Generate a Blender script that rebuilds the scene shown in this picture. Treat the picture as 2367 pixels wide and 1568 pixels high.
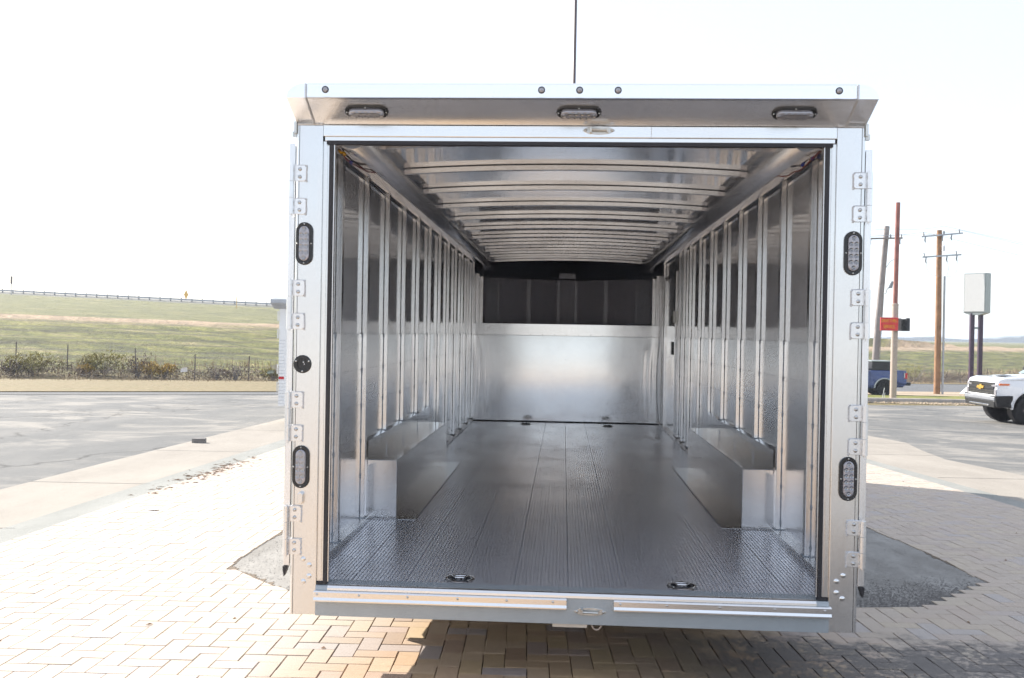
import bpy, bmesh, math, random
from mathutils import Vector, Matrix
random.seed(7)
PI = math.pi
R = math.radians
sc = bpy.context.scene
for o in list(bpy.data.objects):
    bpy.data.objects.remove(o)
col = sc.collection

# ------------------------------------------------------------------ camera
RM = ((0.998323319, 0.055280867, 0.017163226), (-0.055176592, 0.998455512, -0.006491130), (-0.017495554, 0.005533238, 0.999831632))
cd = bpy.data.cameras.new('camera')
cam = bpy.data.objects.new('camera', cd)
col.objects.link(cam)
rt, fw, up = (Vector(r).normalized() for r in RM)
m3 = Matrix((rt, up, -fw)).transposed()
cam.matrix_world = Matrix.Translation((-0.0427, -4.2502, 1.6218)) @ m3.to_4x4()
cd.sensor_width = 36.0
cd.lens = 36.0 * 2150 / 2367
cd.clip_start = 0.05
cd.clip_end = 6000
sc.camera = cam

# ------------------------------------------------------------------ world, sun, exposure
SUN_EL = R(30)
SUN_H = Vector((-0.82, 0.574, 0)).normalized()
w = bpy.data.worlds.new('World')
sc.world = w
w.use_nodes = True
nt = w.node_tree
nt.nodes.clear()
sky = nt.nodes.new('ShaderNodeTexSky')
sky.sky_type = 'NISHITA'
sky.sun_disc = False
sky.sun_elevation = SUN_EL
sky.sun_rotation = math.atan2(SUN_H.x, SUN_H.y)
sky.altitude = 50
sky.air_density = 1.0
sky.dust_density = 1.0
sky.ozone_density = 1.0
mx = nt.nodes.new('ShaderNodeMix')      # a thin even veil of high cloud over the blue
mx.data_type = 'RGBA'
mx.inputs[0].default_value = 0.60
mx.inputs[7].default_value = (4.7, 4.95, 5.5, 1)
bg = nt.nodes.new('ShaderNodeBackground')
bg.inputs[1].default_value = 0.10
ow = nt.nodes.new('ShaderNodeOutputWorld')
nt.links.new(sky.outputs[0], mx.inputs[6])
nt.links.new(mx.outputs[2], bg.inputs[0])
nt.links.new(bg.outputs[0], ow.inputs[0])

ld = bpy.data.lights.new('sun', 'SUN')
ld.energy = 4.0
ld.angle = R(0.5)
ld.color = (1.0, 0.94, 0.85)
sun = bpy.data.objects.new('sun', ld)
col.objects.link(sun)
sdir = (SUN_H * math.cos(SUN_EL) + Vector((0, 0, math.sin(SUN_EL)))).normalized()
sun.rotation_euler = sdir.to_track_quat('Z', 'Y').to_euler()

sc.view_settings.view_transform = 'Standard'
sc.view_settings.look = 'None'
sc.view_settings.exposure = 1.4
sc.view_settings.gamma = 1.0
sc.view_settings.use_curve_mapping = False
sc.render.engine = 'CYCLES'
sc.cycles.use_denoising = True
sc.cycles.max_bounces = 14
sc.cycles.glossy_bounces = 12
sc.cycles.diffuse_bounces = 4
sc.cycles.transmission_bounces = 6
sc.cycles.use_adaptive_sampling = True
sc.cycles.adaptive_threshold = 0.008
sc.cycles.sample_clamp_indirect = 3.0
sc.cycles.caustics_reflective = True
sc.cycles.blur_glossy = 1.0
sc.cycles.denoising_input_passes = 'RGB'


# ------------------------------------------------------------------ materials
class NT:
    def __init__(s, name):
        s.m = bpy.data.materials.new(name)
        s.m.use_nodes = True
        s.t = s.m.node_tree
        s.b = s.t.nodes['Principled BSDF']
        s.o = s.t.nodes['Material Output']

    def n(s, typ, **kw):
        nd = s.t.nodes.new('ShaderNode' + typ)
        for k, v in kw.items():
            setattr(nd, k, v)
        return nd

    def l(s, a, b):
        s.t.links.new(a, b)

    def set(s, **kw):
        for k, v in kw.items():
            s.b.inputs[k.replace('_', ' ')].default_value = v

    def pos(s, obj=False):
        if obj:
            return s.n('TexCoord').outputs['Object']
        return s.n('NewGeometry').outputs['Position']

    def noise(s, vec, scale, detail=4, rough=0.55, stretch=None, dist=0.0):
        if stretch:
            mp = s.n('Mapping')
            mp.inputs['Scale'].default_value = stretch
            s.l(vec, mp.inputs['Vector'])
            vec = mp.outputs[0]
        t = s.n('TexNoise')
        t.inputs['Scale'].default_value = scale
        t.inputs['Detail'].default_value = detail
        t.inputs['Roughness'].default_value = rough
        t.inputs['Distortion'].default_value = dist
        s.l(vec, t.inputs['Vector'])
        return t.outputs['Fac']

    def ramp(s, fac, stops):
        r = s.n('ValToRGB')
        while len(r.color_ramp.elements) < len(stops):
            r.color_ramp.elements.new(0.5)
        for e, (p, c) in zip(r.color_ramp.elements, stops):
            e.position = p
            e.color = (*c, 1) if hasattr(c, '__len__') else (c, c, c, 1)
        s.l(fac, r.inputs[0])
        return r.outputs[0]

    def math(s, op, a, b=None, clamp=False):
        nd = s.n('Math', operation=op, use_clamp=clamp)
        for i, v in enumerate((a, b)):
            if v is None:
                continue
            if isinstance(v, (int, float)):
                nd.inputs[i].default_value = v
            else:
                s.l(v, nd.inputs[i])
        return nd.outputs[0]

    def mix(s, fac, a, b, blend='MIX'):
        nd = s.n('Mix', data_type='RGBA', blend_type=blend)
        for i, v in ((0, fac), (6, a), (7, b)):
            if isinstance(v, (int, float)):
                nd.inputs[i].default_value = v
            elif isinstance(v, tuple):
                nd.inputs[i].default_value = (*v, 1)
            else:
                s.l(v, nd.inputs[i])
        return nd.outputs[2]

    def sep(s, vec):
        nd = s.n('SeparateXYZ')
        s.l(vec, nd.inputs[0])
        return nd.outputs

    def mrange(s, v, a, b, c=0.0, d=1.0, smooth=True):
        nd = s.n('MapRange')
        if smooth:
            nd.interpolation_type = 'SMOOTHSTEP'
        for i, x in enumerate((a, b, c, d)):
            nd.inputs[i + 1].default_value = x
        s.l(v, nd.inputs[0])
        return nd.outputs[0]

    def bump(s, h, strength=0.3, dist=0.01, base=None):
        b = s.n('Bump')
        b.inputs['Strength'].default_value = strength
        b.inputs['Distance'].default_value = dist
        s.l(h, b.inputs['Height'])
        if base is not None:
            s.l(base, b.inputs['Normal'])
        s.l(b.outputs[0], s.b.inputs['Normal'])
        return b.outputs[0]

    def color(s, c):
        s.l(c, s.b.inputs['Base Color'])

    def rough(s, r):
        s.l(r, s.b.inputs['Roughness'])


def plain(name, c, rough=0.5, metallic=0.0, bumpv=0.0, var=0.12, scale=6.0, **kw):
    t = NT(name)
    p = t.pos(True)
    n = t.noise(p, scale, 5)
    lo = tuple(max(0, x * (1 - var)) for x in c)
    hi = tuple(min(1, x * (1 + var)) for x in c)
    t.color(t.ramp(n, [(0.3, lo), (0.7, hi)]))
    t.set(Roughness=rough, Metallic=metallic)
    if bumpv:
        t.bump(t.noise(p, scale * 6, 4), bumpv, 0.004)
    for k, v in kw.items():
        t.b.inputs[k.replace('_', ' ')].default_value = v
    return t.m


def alu(name, c=0.78, rough=0.25, brush=(1, 1, 60), wave=0.0, wscale=2.0, var=0.10, smudge=0.5, tint=(1, 1, 1.01), wstretch=None, wdist=0.02):
    t = NT(name)
    p = t.pos()
    nb = t.noise(p, 8, 3, 0.6, stretch=brush)
    ns = t.noise(p, 2.2, 4, 0.5)
    lo = tuple(c * (1 - var) * k for k in tint)
    hi = tuple(min(1, c * (1 + var * 0.6) * k) for k in tint)
    t.color(t.ramp(nb, [(0.25, lo), (0.75, hi)]))
    r1 = t.mrange(ns, 0.25, 0.8, rough * (1 - smudge * 0.25), rough * (1 + smudge * 0.5))
    r2 = t.math('ADD', r1, t.math('MULTIPLY', t.math('SUBTRACT', nb, 0.5), rough * 0.5))
    t.rough(r2)
    t.set(Metallic=1.0)
    if wave:
        nw = t.noise(p, wscale, 1, 0.4, stretch=wstretch)
        b1 = t.bump(nw, wave, wdist)
        pass
    return t.m


M = {}
M['frame'] = alu('brushed_frame_aluminium', 0.76, 0.30, (14, 14, 0.3), 0.10, 1.2, var=0.025, tint=(1, 1, 1))
M['frame_h'] = alu('brushed_beam_aluminium', 0.80, 0.28, (0.3, 14, 14), 0.08, 1.2, var=0.025, tint=(1, 1, 1))
M['hood'] = alu('hood_aluminium', 0.95, 0.24, (0.3, 14, 14), 0.10, 1.0, var=0.03)
M['door'] = alu('door_edge_aluminium', 0.82, 0.35, (14, 14, 0.6))
M['stud'] = alu('stud_aluminium', 0.90, 0.24, (14, 14, 0.6))
M['skin'] = alu('mirror_skin_aluminium', 0.74, 0.09, (0.6, 8, 8), 0.04, 1.3, smudge=0.4, wstretch=(1, 1, 1.6), wdist=0.02)
M['wallpanel'] = alu('grey_wall_panel_metal', 0.76, 0.08, (14, 14, 0.6), 0.12, 1.0, smudge=0.3, wstretch=(1, 1.5, 0.7), wdist=0.02)
M['plank'] = alu('wall_plank_aluminium', 0.82, 0.20, (1, 1, 10), 0.08, 1.5, smudge=0.6)
M['halfwall'] = alu('bulkhead_aluminium', 0.84, 0.17, (8, 1, 2), 0.25, 0.9, smudge=0.3, wstretch=(1.6, 1, 0.6), wdist=0.03)
M['floor'] = alu('floor_plank_aluminium', 0.84, 0.26, (0.5, 0.12, 1), 0.0, 1.0, var=0.05, smudge=0.35, tint=(0.97, 0.98, 1.03))
M['box'] = alu('wheel_box_aluminium', 0.72, 0.13, (1, 1, 8), 0.12, 1.2, smudge=0.8)
for k_, v_ in (('wallpanel', 0.28), ('floor', 0.72), ('plank', 0.85), ('hood', 0.85)):
    M[k_].node_tree.nodes['Principled BSDF'].inputs['Metallic'].default_value = v_
M['cove'] = alu('cove_tube_aluminium', 0.68, 0.30, (10, 1, 10))
M['cove'].node_tree.nodes['Principled BSDF'].inputs['Metallic'].default_value = 0.8
M['hinge'] = alu('hinge_aluminium', 0.80, 0.36, (2, 2, 2), var=0.04)
M['boxend'] = alu('wheel_box_end_aluminium', 0.88, 0.28, (14, 14, 0.6), var=0.03)
M['bow'] = alu('roof_bow_aluminium', 0.70, 0.30, (0.6, 14, 14), tint=(0.98, 0.99, 1.02))
M['nose'] = plain('dark_nose_panel', (0.72, 0.69, 0.75), 0.45, 0.0)
M['nosepost'] = plain('dark_nose_post_metal', (0.66, 0.66, 0.70), 0.45, 0.3)
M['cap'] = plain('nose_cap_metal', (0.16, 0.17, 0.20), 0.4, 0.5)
M['cast'] = plain('cast_steel_zinc', (0.62, 0.62, 0.60), 0.42, 0.9, 0.15, scale=20)
M['bolt'] = plain('zinc_bolt', (0.55, 0.55, 0.55), 0.35, 0.95)
M['weld'] = plain('weld_bead_metal', (0.62, 0.62, 0.63), 0.45, 0.9, 0.6, scale=60)
M['rubber'] = plain('black_rubber', (0.022, 0.020, 0.024), 0.6)
M['blackplastic'] = plain('black_plastic', (0.02, 0.02, 0.022), 0.35)
M['sealant'] = plain('grey_sealant', (0.33, 0.37, 0.42), 0.5)
M['groove'] = plain('dark_joint', (0.05, 0.05, 0.055), 0.7)
M['sillpaint'] = plain('grey_blue_channel_paint', (0.36, 0.40, 0.43), 0.42, 0.25, 0.05, var=0.06)
M['white'] = plain('white_skin_paint', (0.78, 0.79, 0.80), 0.3, var=0.03)
M['red'] = plain('red_reflector', (0.55, 0.02, 0.03), 0.3)
M['yellow'] = plain('yellow_connector', (0.65, 0.36, 0.02), 0.4)
M['blue'] = plain('blue_connector', (0.02, 0.03, 0.22), 0.4)
M['wire_grey'] = plain('grey_wire', (0.35, 0.33, 0.32), 0.5)
M['wire_red'] = plain('brown_red_wire', (0.20, 0.05, 0.04), 0.5)
M['lens'] = plain('clear_lamp_lens', (0.36, 0.35, 0.38), 0.12, 0.35, 0.4, scale=40, Coat_Weight=1.0)
M['led'] = plain('led_reflector', (0.34, 0.35, 0.37), 0.12, 0.9)
M['wood'] = plain('creosote_wood', (0.27, 0.145, 0.075), 0.8, 0, 0.4, 0.35, 3)
M['greywood'] = plain('weathered_grey_wood', (0.26, 0.23, 0.22), 0.85, 0, 0.4, 0.25, 3)
M['rust'] = plain('rusted_red_paint', (0.27, 0.105, 0.085), 0.7, 0, 0.3, 0.35, 4)
M['beige'] = plain('beige_painted_steel', (0.42, 0.34, 0.29), 0.55, 0, 0.1, 0.08, 3)
M['concrete_post'] = plain('grey_galvanised', (0.42, 0.44, 0.47), 0.5, 0.4)
M['signred'] = plain('red_sign_face', (0.62, 0.03, 0.03), 0.4)
M['signyellow'] = plain('yellow_sign_lettering', (0.85, 0.42, 0.02), 0.5)
M['signdark'] = plain('dark_sign_back', (0.035, 0.032, 0.032), 0.5)
M['signbrown'] = plain('brown_sign_side', (0.10, 0.075, 0.075), 0.5)
M['signwhite'] = plain('white_sign_face', (0.62, 0.62, 0.62), 0.3, var=0.02)
M['signframe'] = plain('pale_metal_sign_cabinet', (0.30, 0.33, 0.33), 0.4, 0.3)
M['purple'] = plain('dark_purple_steel', (0.045, 0.022, 0.05), 0.4)
M['tyre'] = plain('tyre_rubber', (0.018, 0.018, 0.02), 0.75, 0, 0.3)
M['chrome'] = plain('chrome', (0.75, 0.75, 0.77), 0.12, 1.0)
M['blackrim'] = plain('black_rim', (0.02, 0.02, 0.022), 0.3, 0.4)
M['glass'] = plain('tinted_vehicle_glass', (0.05, 0.07, 0.08), 0.05, 0.0, Coat_Weight=1.0)
M['lightglass'] = plain('pale_windshield_glass', (0.30, 0.38, 0.40), 0.06, 0.3)
M['whitecar'] = plain('white_car_paint', (0.74, 0.75, 0.77), 0.22, 0, var=0.02, Coat_Weight=1.0)
M['bluecar'] = plain('blue_car_paint', (0.005, 0.028, 0.15), 0.22, 0.3, var=0.05, Coat_Weight=1.0)
M['amber'] = plain('amber_lens', (0.70, 0.14, 0.02), 0.2)
M['gold'] = plain('gold_emblem', (0.72, 0.45, 0.10), 0.3, 0.6)
M['blackcloth'] = plain('dark_metal', (0.03, 0.03, 0.035), 0.45, 0.3)
M['wirecable'] = plain('pale_cable', (0.40, 0.42, 0.44), 0.6)
M['insul'] = plain('grey_insulator', (0.22, 0.23, 0.25), 0.4)
M['galv'] = plain('galvanised_guardrail', (0.38, 0.40, 0.43), 0.5, 0.5, 0.1)
M['yellowsign'] = plain('amber_yellow_road_sign', (0.80, 0.45, 0.06), 0.5)
M['litter'] = plain('pale_paper', (0.70, 0.70, 0.74), 0.7)
M['leaf'] = plain('dry_leaf', (0.20, 0.11, 0.06), 0.8)
M['brownpole'] = plain('brown_painted_pole', (0.10, 0.075, 0.075), 0.5)
M['darkpatch'] = plain('black_bin_plastic', (0.05, 0.05, 0.05), 0.6)


def mat_paver():
    t = NT('sandstone_brick_paver')
    p = t.pos()
    oi = t.n('ObjectInfo').outputs['Random']
    at = t.n('Attribute', attribute_name='rnd').outputs['Fac']
    r = t.math('FRACT', t.math('ADD', oi, at))
    c = t.ramp(r, [(0.0, (0.42, 0.30, 0.19)), (0.2, (0.50, 0.375, 0.25)), (0.4, (0.46, 0.31, 0.20)), (0.58, (0.52, 0.39, 0.22)), (0.74, (0.37, 0.25, 0.16)), (0.88, (0.44, 0.32, 0.25)), (1.0, (0.38, 0.33, 0.31))])
    grain = t.noise(p, 5, 5, 0.65, stretch=(2, 14, 1), dist=1.2)
    c = t.mix(0.35, c, t.ramp(grain, [(0.3, (0.55, 0.48, 0.42)), (0.7, (1.25, 1.2, 1.15))]), 'MULTIPLY')
    n2 = t.noise(p, 1.4, 6, 0.7)
    c = t.mix(t.mrange(n2, 0.55, 0.75, 0, 0.35), c, (0.30, 0.27, 0.25))
    # paler, greyer colour away from the tail, painting in skylight and glare
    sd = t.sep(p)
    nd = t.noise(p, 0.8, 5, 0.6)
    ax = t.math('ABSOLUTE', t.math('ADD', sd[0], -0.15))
    skylit_m = t.mrange(t.math('ADD', t.math('ADD', ax, t.math('MULTIPLY', sd[1], 0.25)), t.math('MULTIPLY', nd, 0.9)), 1.35, 2.3, 0.0, 0.62)
    c = t.mix(skylit_m, c, (0.43, 0.405, 0.375))
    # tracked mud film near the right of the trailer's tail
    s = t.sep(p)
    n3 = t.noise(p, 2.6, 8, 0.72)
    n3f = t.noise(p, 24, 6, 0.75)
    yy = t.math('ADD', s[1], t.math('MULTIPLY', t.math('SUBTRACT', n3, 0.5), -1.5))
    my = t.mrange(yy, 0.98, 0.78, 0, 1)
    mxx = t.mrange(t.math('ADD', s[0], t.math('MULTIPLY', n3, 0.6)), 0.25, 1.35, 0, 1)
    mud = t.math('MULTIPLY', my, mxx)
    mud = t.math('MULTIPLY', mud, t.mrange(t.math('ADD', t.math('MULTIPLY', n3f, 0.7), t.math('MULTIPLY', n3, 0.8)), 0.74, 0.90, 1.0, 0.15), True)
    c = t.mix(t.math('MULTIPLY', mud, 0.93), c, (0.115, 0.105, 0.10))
    # small grey scuffs left of the tail
    n4 = t.noise(p, 7, 6, 0.7, dist=0.8)
    sp = t.mrange(n4, 0.62, 0.72, 0, 0.55)
    c = t.mix(sp, c, (0.22, 0.19, 0.17))
    t.color(c)
    t.set(Roughness=0.82)
    t.bump(t.noise(p, 60, 6, 0.6), 0.25, 0.003)
    return t.m


def mat_ground(name, stops, scale=0.6, fine=40, rough=0.9, cracks=False, dust=None, bumps=0.4, speck=0.25):
    t = NT(name)
    p = t.pos()
    n = t.noise(p, scale, 7, 0.65, stretch=(1.6, 0.7, 1))
    c = t.ramp(n, stops)
    f = t.noise(p, fine, 4, 0.7)
    c = t.mix(speck, c, t.ramp(f, [(0.3, 0.35), (0.7, 1.5)]), 'MULTIPLY')
    if dust:
        n2 = t.noise(p, 0.5, 8, 0.68, stretch=(0.7, 0.9, 1), dist=0.8)
        c = t.mix(t.mrange(n2, 0.47, 0.62, 0, 0.85), c, dust)
    if cracks:
        mp = t.n('Mapping')
        mp.inputs['Scale'].default_value = (0.35, 0.12, 1)
        wob = t.n('VectorMath', operation='ADD')
        nn = t.n('TexNoise')
        nn.inputs['Scale'].default_value = 1.1
        nn.inputs['Detail'].default_value = 6
        t.l(p, nn.inputs['Vector'])
        t.l(p, wob.inputs[0])
        t.l(nn.outputs['Color'], wob.inputs[1])
        t.l(wob.outputs[0], mp.inputs['Vector'])
        v = t.n('TexVoronoi', feature='DISTANCE_TO_EDGE')
        v.inputs['Scale'].default_value = 0.55
        t.l(mp.outputs[0], v.inputs['Vector'])
        cr = t.mrange(v.outputs['Distance'], 0.0, 0.012, 1, 0)
        c = t.mix(t.math('MULTIPLY', cr, 0.75), c, (0.05, 0.05, 0.05))
    t.color(c)
    t.set(Roughness=rough)
    t.b.inputs['Specular IOR Level'].default_value = 0.2
    t.bump(t.noise(p, fine * 2, 5, 0.7), bumps, 0.006)
    return t.m


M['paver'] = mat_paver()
M['sand'] = mat_ground('joint_sand', [(0.3, (0.13, 0.105, 0.08)), (0.7, (0.20, 0.16, 0.125))], 2)
M['asphalt'] = mat_ground('weathered_asphalt', [(0.3, (0.12, 0.122, 0.122)), (0.5, (0.15, 0.15, 0.147)), (0.7, (0.185, 0.18, 0.172))], 0.5, 30, cracks=True, dust=(0.28, 0.262, 0.235))
M['road'] = mat_ground('road_asphalt', [(0.3, (0.12, 0.124, 0.13)), (0.7, (0.145, 0.145, 0.145))], 0.2, 20)
M['concrete'] = mat_ground('pale_concrete', [(0.3, (0.265, 0.24, 0.21)), (0.7, (0.345, 0.315, 0.275))], 0.8, 30, speck=0.12, bumps=0.2)
M['bounce_pale'] = mat_ground('pale_bounce_ground', [(0.3, (0.44, 0.42, 0.38)), (0.7, (0.54, 0.51, 0.46))], 0.8, 30, speck=0.12, bumps=0.2)  # extra pale, for the added light-bouncing ground
M['gutter'] = mat_ground('grey_gutter_concrete', [(0.3, (0.22, 0.225, 0.21)), (0.7, (0.30, 0.30, 0.28))], 1.2, 30, speck=0.15, bumps=0.2)
M['patch'] = mat_ground('dusty_concrete_patch', [(0.3, (0.19, 0.18, 0.165)), (0.5, (0.25, 0.24, 0.225)), (0.7, (0.33, 0.32, 0.30))], 2.0, 30, speck=0.3)
M['gravel'] = plain('dark_gravel_stone', (0.17, 0.16, 0.155), 0.9, 0, 0.3, 0.5, 60)
M['kerb'] = mat_ground('kerb_concrete', [(0.3, (0.26, 0.23, 0.20)), (0.7, (0.40, 0.36, 0.32))], 1.0, 30)
M['dirt'] = mat_ground('dry_dirt', [(0.3, (0.30, 0.23, 0.16)), (0.7, (0.46, 0.38, 0.28))], 0.5, 12)
M['drygrass'] = mat_ground('dry_verge_grass', [(0.3, (0.15, 0.12, 0.06)), (0.5, (0.23, 0.18, 0.10)), (0.7, (0.13, 0.125, 0.05))], 1.6, 4, bumps=1.0, speck=0.5)
M['greengrass'] = mat_ground('short_green_grass', [(0.3, (0.10, 0.13, 0.03)), (0.7, (0.26, 0.24, 0.08))], 0.7, 9, bumps=1.0, speck=0.5)


def mat_terrain():
    t = NT('levee_grass')
    p = t.pos()
    d = t.n('Attribute', attribute_name='d').outputs['Fac']
    n = t.noise(p, 0.22, 8, 0.7, stretch=(0.6, 1.2, 1))
    nd = t.math('ADD', d, t.math('MULTIPLY', t.math('SUBTRACT', n, 0.5), 5.0))
    green = t.ramp(t.noise(p, 0.5, 8, 0.72, stretch=(0.35, 1.0, 2.5)), [(0.32, (0.055, 0.055, 0.025)), (0.45, (0.115, 0.12, 0.03)), (0.54, (0.185, 0.18, 0.045)), (0.68, (0.29, 0.235, 0.12))])
    # mowing rows along the slope
    wv = t.math('SINE', t.math('MULTIPLY', t.math('ADD', d, t.math('MULTIPLY', n, 2.2)), 2.9))
    green = t.mix(t.mrange(wv, 0.1, 1.0, 0.0, 0.6), green, (0.07, 0.06, 0.035))
    tan = t.ramp(t.noise(p, 0.8, 6, 0.7), [(0.3, (0.30, 0.21, 0.13)), (0.7, (0.44, 0.33, 0.22))])
    m1 = t.mrange(nd, 20, 24, 0, 1)
    m2 = t.mrange(nd, 30, 34, 1, 0)
    c = t.mix(t.math('MULTIPLY', m1, m2), green, tan)
    m0 = t.mrange(nd, 5, 1, 0, 0.7)
    c = t.mix(m0, c, (0.20, 0.15, 0.08))
    yy = t.sep(p)[1]
    gm = t.math('MULTIPLY', t.mrange(t.math('ADD', yy, t.math('MULTIPLY', n, 14.0)), 158, 166, 0, 0.85), t.mrange(t.sep(p)[0], -10, 20, 1, 0))
    c = t.mix(gm, c, (0.16, 0.16, 0.155))
    f = t.noise(p, 3.0, 5, 0.75)
    c = t.mix(0.75, c, t.ramp(f, [(0.3, 0.3), (0.7, 1.6)]), 'MULTIPLY')
    f2 = t.noise(p, 0.9, 6, 0.7)
    c = t.mix(0.5, c, t.ramp(f2, [(0.35, 0.45), (0.65, 1.5)]), 'MULTIPLY')
    t.color(c)
    t.set(Roughness=0.95)
    t.bump(t.noise(p, 5, 6, 0.8), 0.8, 0.15)
    return t.m


M['terrain'] = mat_terrain()


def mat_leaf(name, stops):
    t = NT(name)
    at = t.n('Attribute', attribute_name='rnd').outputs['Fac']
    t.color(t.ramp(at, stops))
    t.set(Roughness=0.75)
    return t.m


M['bush_green'] = mat_leaf('olive_bush_leaves', [(0.0, (0.10, 0.085, 0.02)), (0.5, (0.22, 0.19, 0.035)), (1.0, (0.38, 0.31, 0.05))])
M['bush_gold'] = mat_leaf('golden_bush_leaves', [(0.0, (0.20, 0.12, 0.02)), (0.5, (0.40, 0.26, 0.03)), (1.0, (0.58, 0.40, 0.05))])
M['bush_brown'] = mat_leaf('brown_undergrowth', [(0.0, (0.09, 0.075, 0.06)), (0.5, (0.15, 0.10, 0.07)), (1.0, (0.22, 0.165, 0.095))])
M['straw'] = mat_leaf('straw_grass', [(0.0, (0.26, 0.17, 0.10)), (0.5, (0.34, 0.25, 0.15)), (1.0, (0.44, 0.34, 0.22))])
M['treeline'] = plain('far_treeline', (0.13, 0.16, 0.17), 0.9, 0, 0, 0.3, 0.02)


M['tubeend'] = plain('dull_tube_end', (0.13, 0.13, 0.14), 0.6)
M['flange'] = alu('floor_flange_aluminium', 0.34, 0.18, (1, 1, 8), 0.05, 1.2)

# ------------------------------------------------------------------ mesh helpers
class MB:
    def __init__(s):
        s.v = []
        s.f = []
        s.r = []

    def add(s, vs, fs, r=0.0):
        k = len(s.v)
        s.v += [tuple(x) for x in vs]
        s.f += [tuple(i + k for i in f) for f in fs]
        s.r += [r] * len(fs)
        return s

    def box(s, x0, x1, y0, y1, z0, z1, r=0.0):
        if x0 > x1: x0, x1 = x1, x0
        if y0 > y1: y0, y1 = y1, y0
        if z0 > z1: z0, z1 = z1, z0
        v = [(x, y, z) for z in (z0, z1) for y in (y0, y1) for x in (x0, x1)]
        return s.add(v, [(0, 2, 3, 1), (4, 5, 7, 6), (0, 1, 5, 4), (2, 6, 7, 3), (0, 4, 6, 2), (1, 3, 7, 5)], r)

    def prism(s, prof, a, b, axis='y', r=0.0):
        """profile of 2D points extruded from a to b along axis; profile axes: y->(x,z), x->(y,z), z->(x,y)"""
        def P(u, v, t):
            return {'y': (u, t, v), 'x': (t, u, v), 'z': (u, v, t)}[axis]
        n = len(prof)
        vs = [P(u, v, a) for u, v in prof] + [P(u, v, b) for u, v in prof]
        ar = sum(prof[i][0] * prof[(i + 1) % n][1] - prof[(i + 1) % n][0] * prof[i][1] for i in range(n))
        flip = (ar > 0) == (b > a)
        if axis == 'y':
            flip = not flip
        f0 = tuple(range(n))
        f1 = tuple(range(2 * n - 1, n - 1, -1))
        sides = [(i, i + n, (i + 1) % n + n, (i + 1) % n) for i in range(n)]
        fs = [f0, f1] + sides
        if flip:
            fs = [tuple(reversed(f)) for f in fs]
        return s.add(vs, fs, r)

    def strip(s, prof, a, b, axis='y'):
        def P(u, v, t):
            return {'y': (u, t, v), 'x': (t, u, v), 'z': (u, v, t)}[axis]
        n = len(prof)
        return s.add([P(u, v, a) for u, v in prof] + [P(u, v, b) for u, v in prof], [(i, i + 1, i + 1 + n, i + n) for i in range(n - 1)])

    def tube(s, pts, rad, n=8, caps=True, r=0.0):
        pts = [Vector(p) for p in pts]
        rs = rad if hasattr(rad, '__len__') else [rad] * len(pts)
        t0 = (pts[1] - pts[0]).normalized()
        ref = Vector((0, 0, 1)) if abs(t0.z) < 0.9 else Vector((1, 0, 0))
        u = t0.cross(ref).normalized()
        vs = []
        for i, p in enumerate(pts):
            t = (pts[min(i + 1, len(pts) - 1)] - pts[max(i - 1, 0)]).normalized()
            u = (u - t * u.dot(t)).normalized()
            w_ = t.cross(u)
            for k in range(n):
                a = 2 * PI * k / n
                vs.append(p + (u * math.cos(a) + w_ * math.sin(a)) * rs[i])
        fs = []
        for i in range(len(pts) - 1):
            for k in range(n):
                k2 = (k + 1) % n
                fs.append((i * n + k, i * n + k2, (i + 1) * n + k2, (i + 1) * n + k))
        if caps:
            fs.append(tuple(range(n - 1, -1, -1)))
            fs.append(tuple(range((len(pts) - 1) * n, len(pts) * n)))
        return s.add(vs, fs, r)

    def lathe(s, prof, c, axis='y', n=16):
        """prof: (radius, offset along axis)"""
        vs = []
        for rr, t in prof:
            for k in range(n):
                a = 2 * PI * k / n
                q = (rr * math.cos(a), rr * math.sin(a))
                vs.append({'y': (c[0] + q[0], c[1] + t, c[2] + q[1]), 'z': (c[0] + q[0], c[1] + q[1], c[2] + t), 'x': (c[0] + t, c[1] + q[0], c[2] + q[1])}[axis])
        fs = []
        for i in range(len(prof) - 1):
            for k in range(n):
                k2 = (k + 1) % n
                fs.append((i * n + k, (i + 1) * n + k, (i + 1) * n + k2, i * n + k2))
        return s.add(vs, fs)

    def xf(s, mat, start=0):
        for i in range(start, len(s.v)):
            s.v[i] = tuple(mat @ Vector(s.v[i]))
        return s

    def mesh(s, name, mat, smooth=False, attr=False):
        me = bpy.data.meshes.new(name)
        me.from_pydata(s.v, [], s.f)
        if attr:
            a = me.attributes.new('rnd', 'FLOAT', 'FACE')
            a.data.foreach_set('value', s.r)
        if mat is not None:
            me.materials.append(mat)
        me.validate()
        bm = bmesh.new()
        bm.from_mesh(me)
        if len(bm.faces) < 60000 and not attr:
            bmesh.ops.recalc_face_normals(bm, faces=bm.faces)
        bm.to_mesh(me)
        bm.free()
        if smooth:
            for p in me.polygons:
                p.use_smooth = True
        me.update()
        return me

    def build(s, name, mat, parent=None, smooth=False, bevel=0.0, attr=False, loc=None):
        me = s.mesh(name, mat, smooth, attr)
        o = bpy.data.objects.new(name, me)
        col.objects.link(o)
        if parent is not None:
            o.parent = parent
        if loc is not None:
            o.location = loc
        if bevel:
            b = o.modifiers.new('bevel', 'BEVEL')
            b.width = bevel
            b.segments = 2
            b.limit_method = 'ANGLE'
            b.angle_limit = R(40)
        return o


def tag(o, label=None, cat=None, group=None, kind=None):
    if label: o['label'] = label
    if cat: o['category'] = cat
    if group: o['group'] = group
    if kind: o['kind'] = kind
    return o


def thing(name, label, cat, loc=(0, 0, 0), rz=0.0, group=None):
    o = bpy.data.objects.new(name, None)
    o.empty_display_size = 0.2
    col.objects.link(o)
    o.location = loc
    o.rotation_euler = (0, 0, rz)
    return tag(o, label, cat, group)


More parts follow.
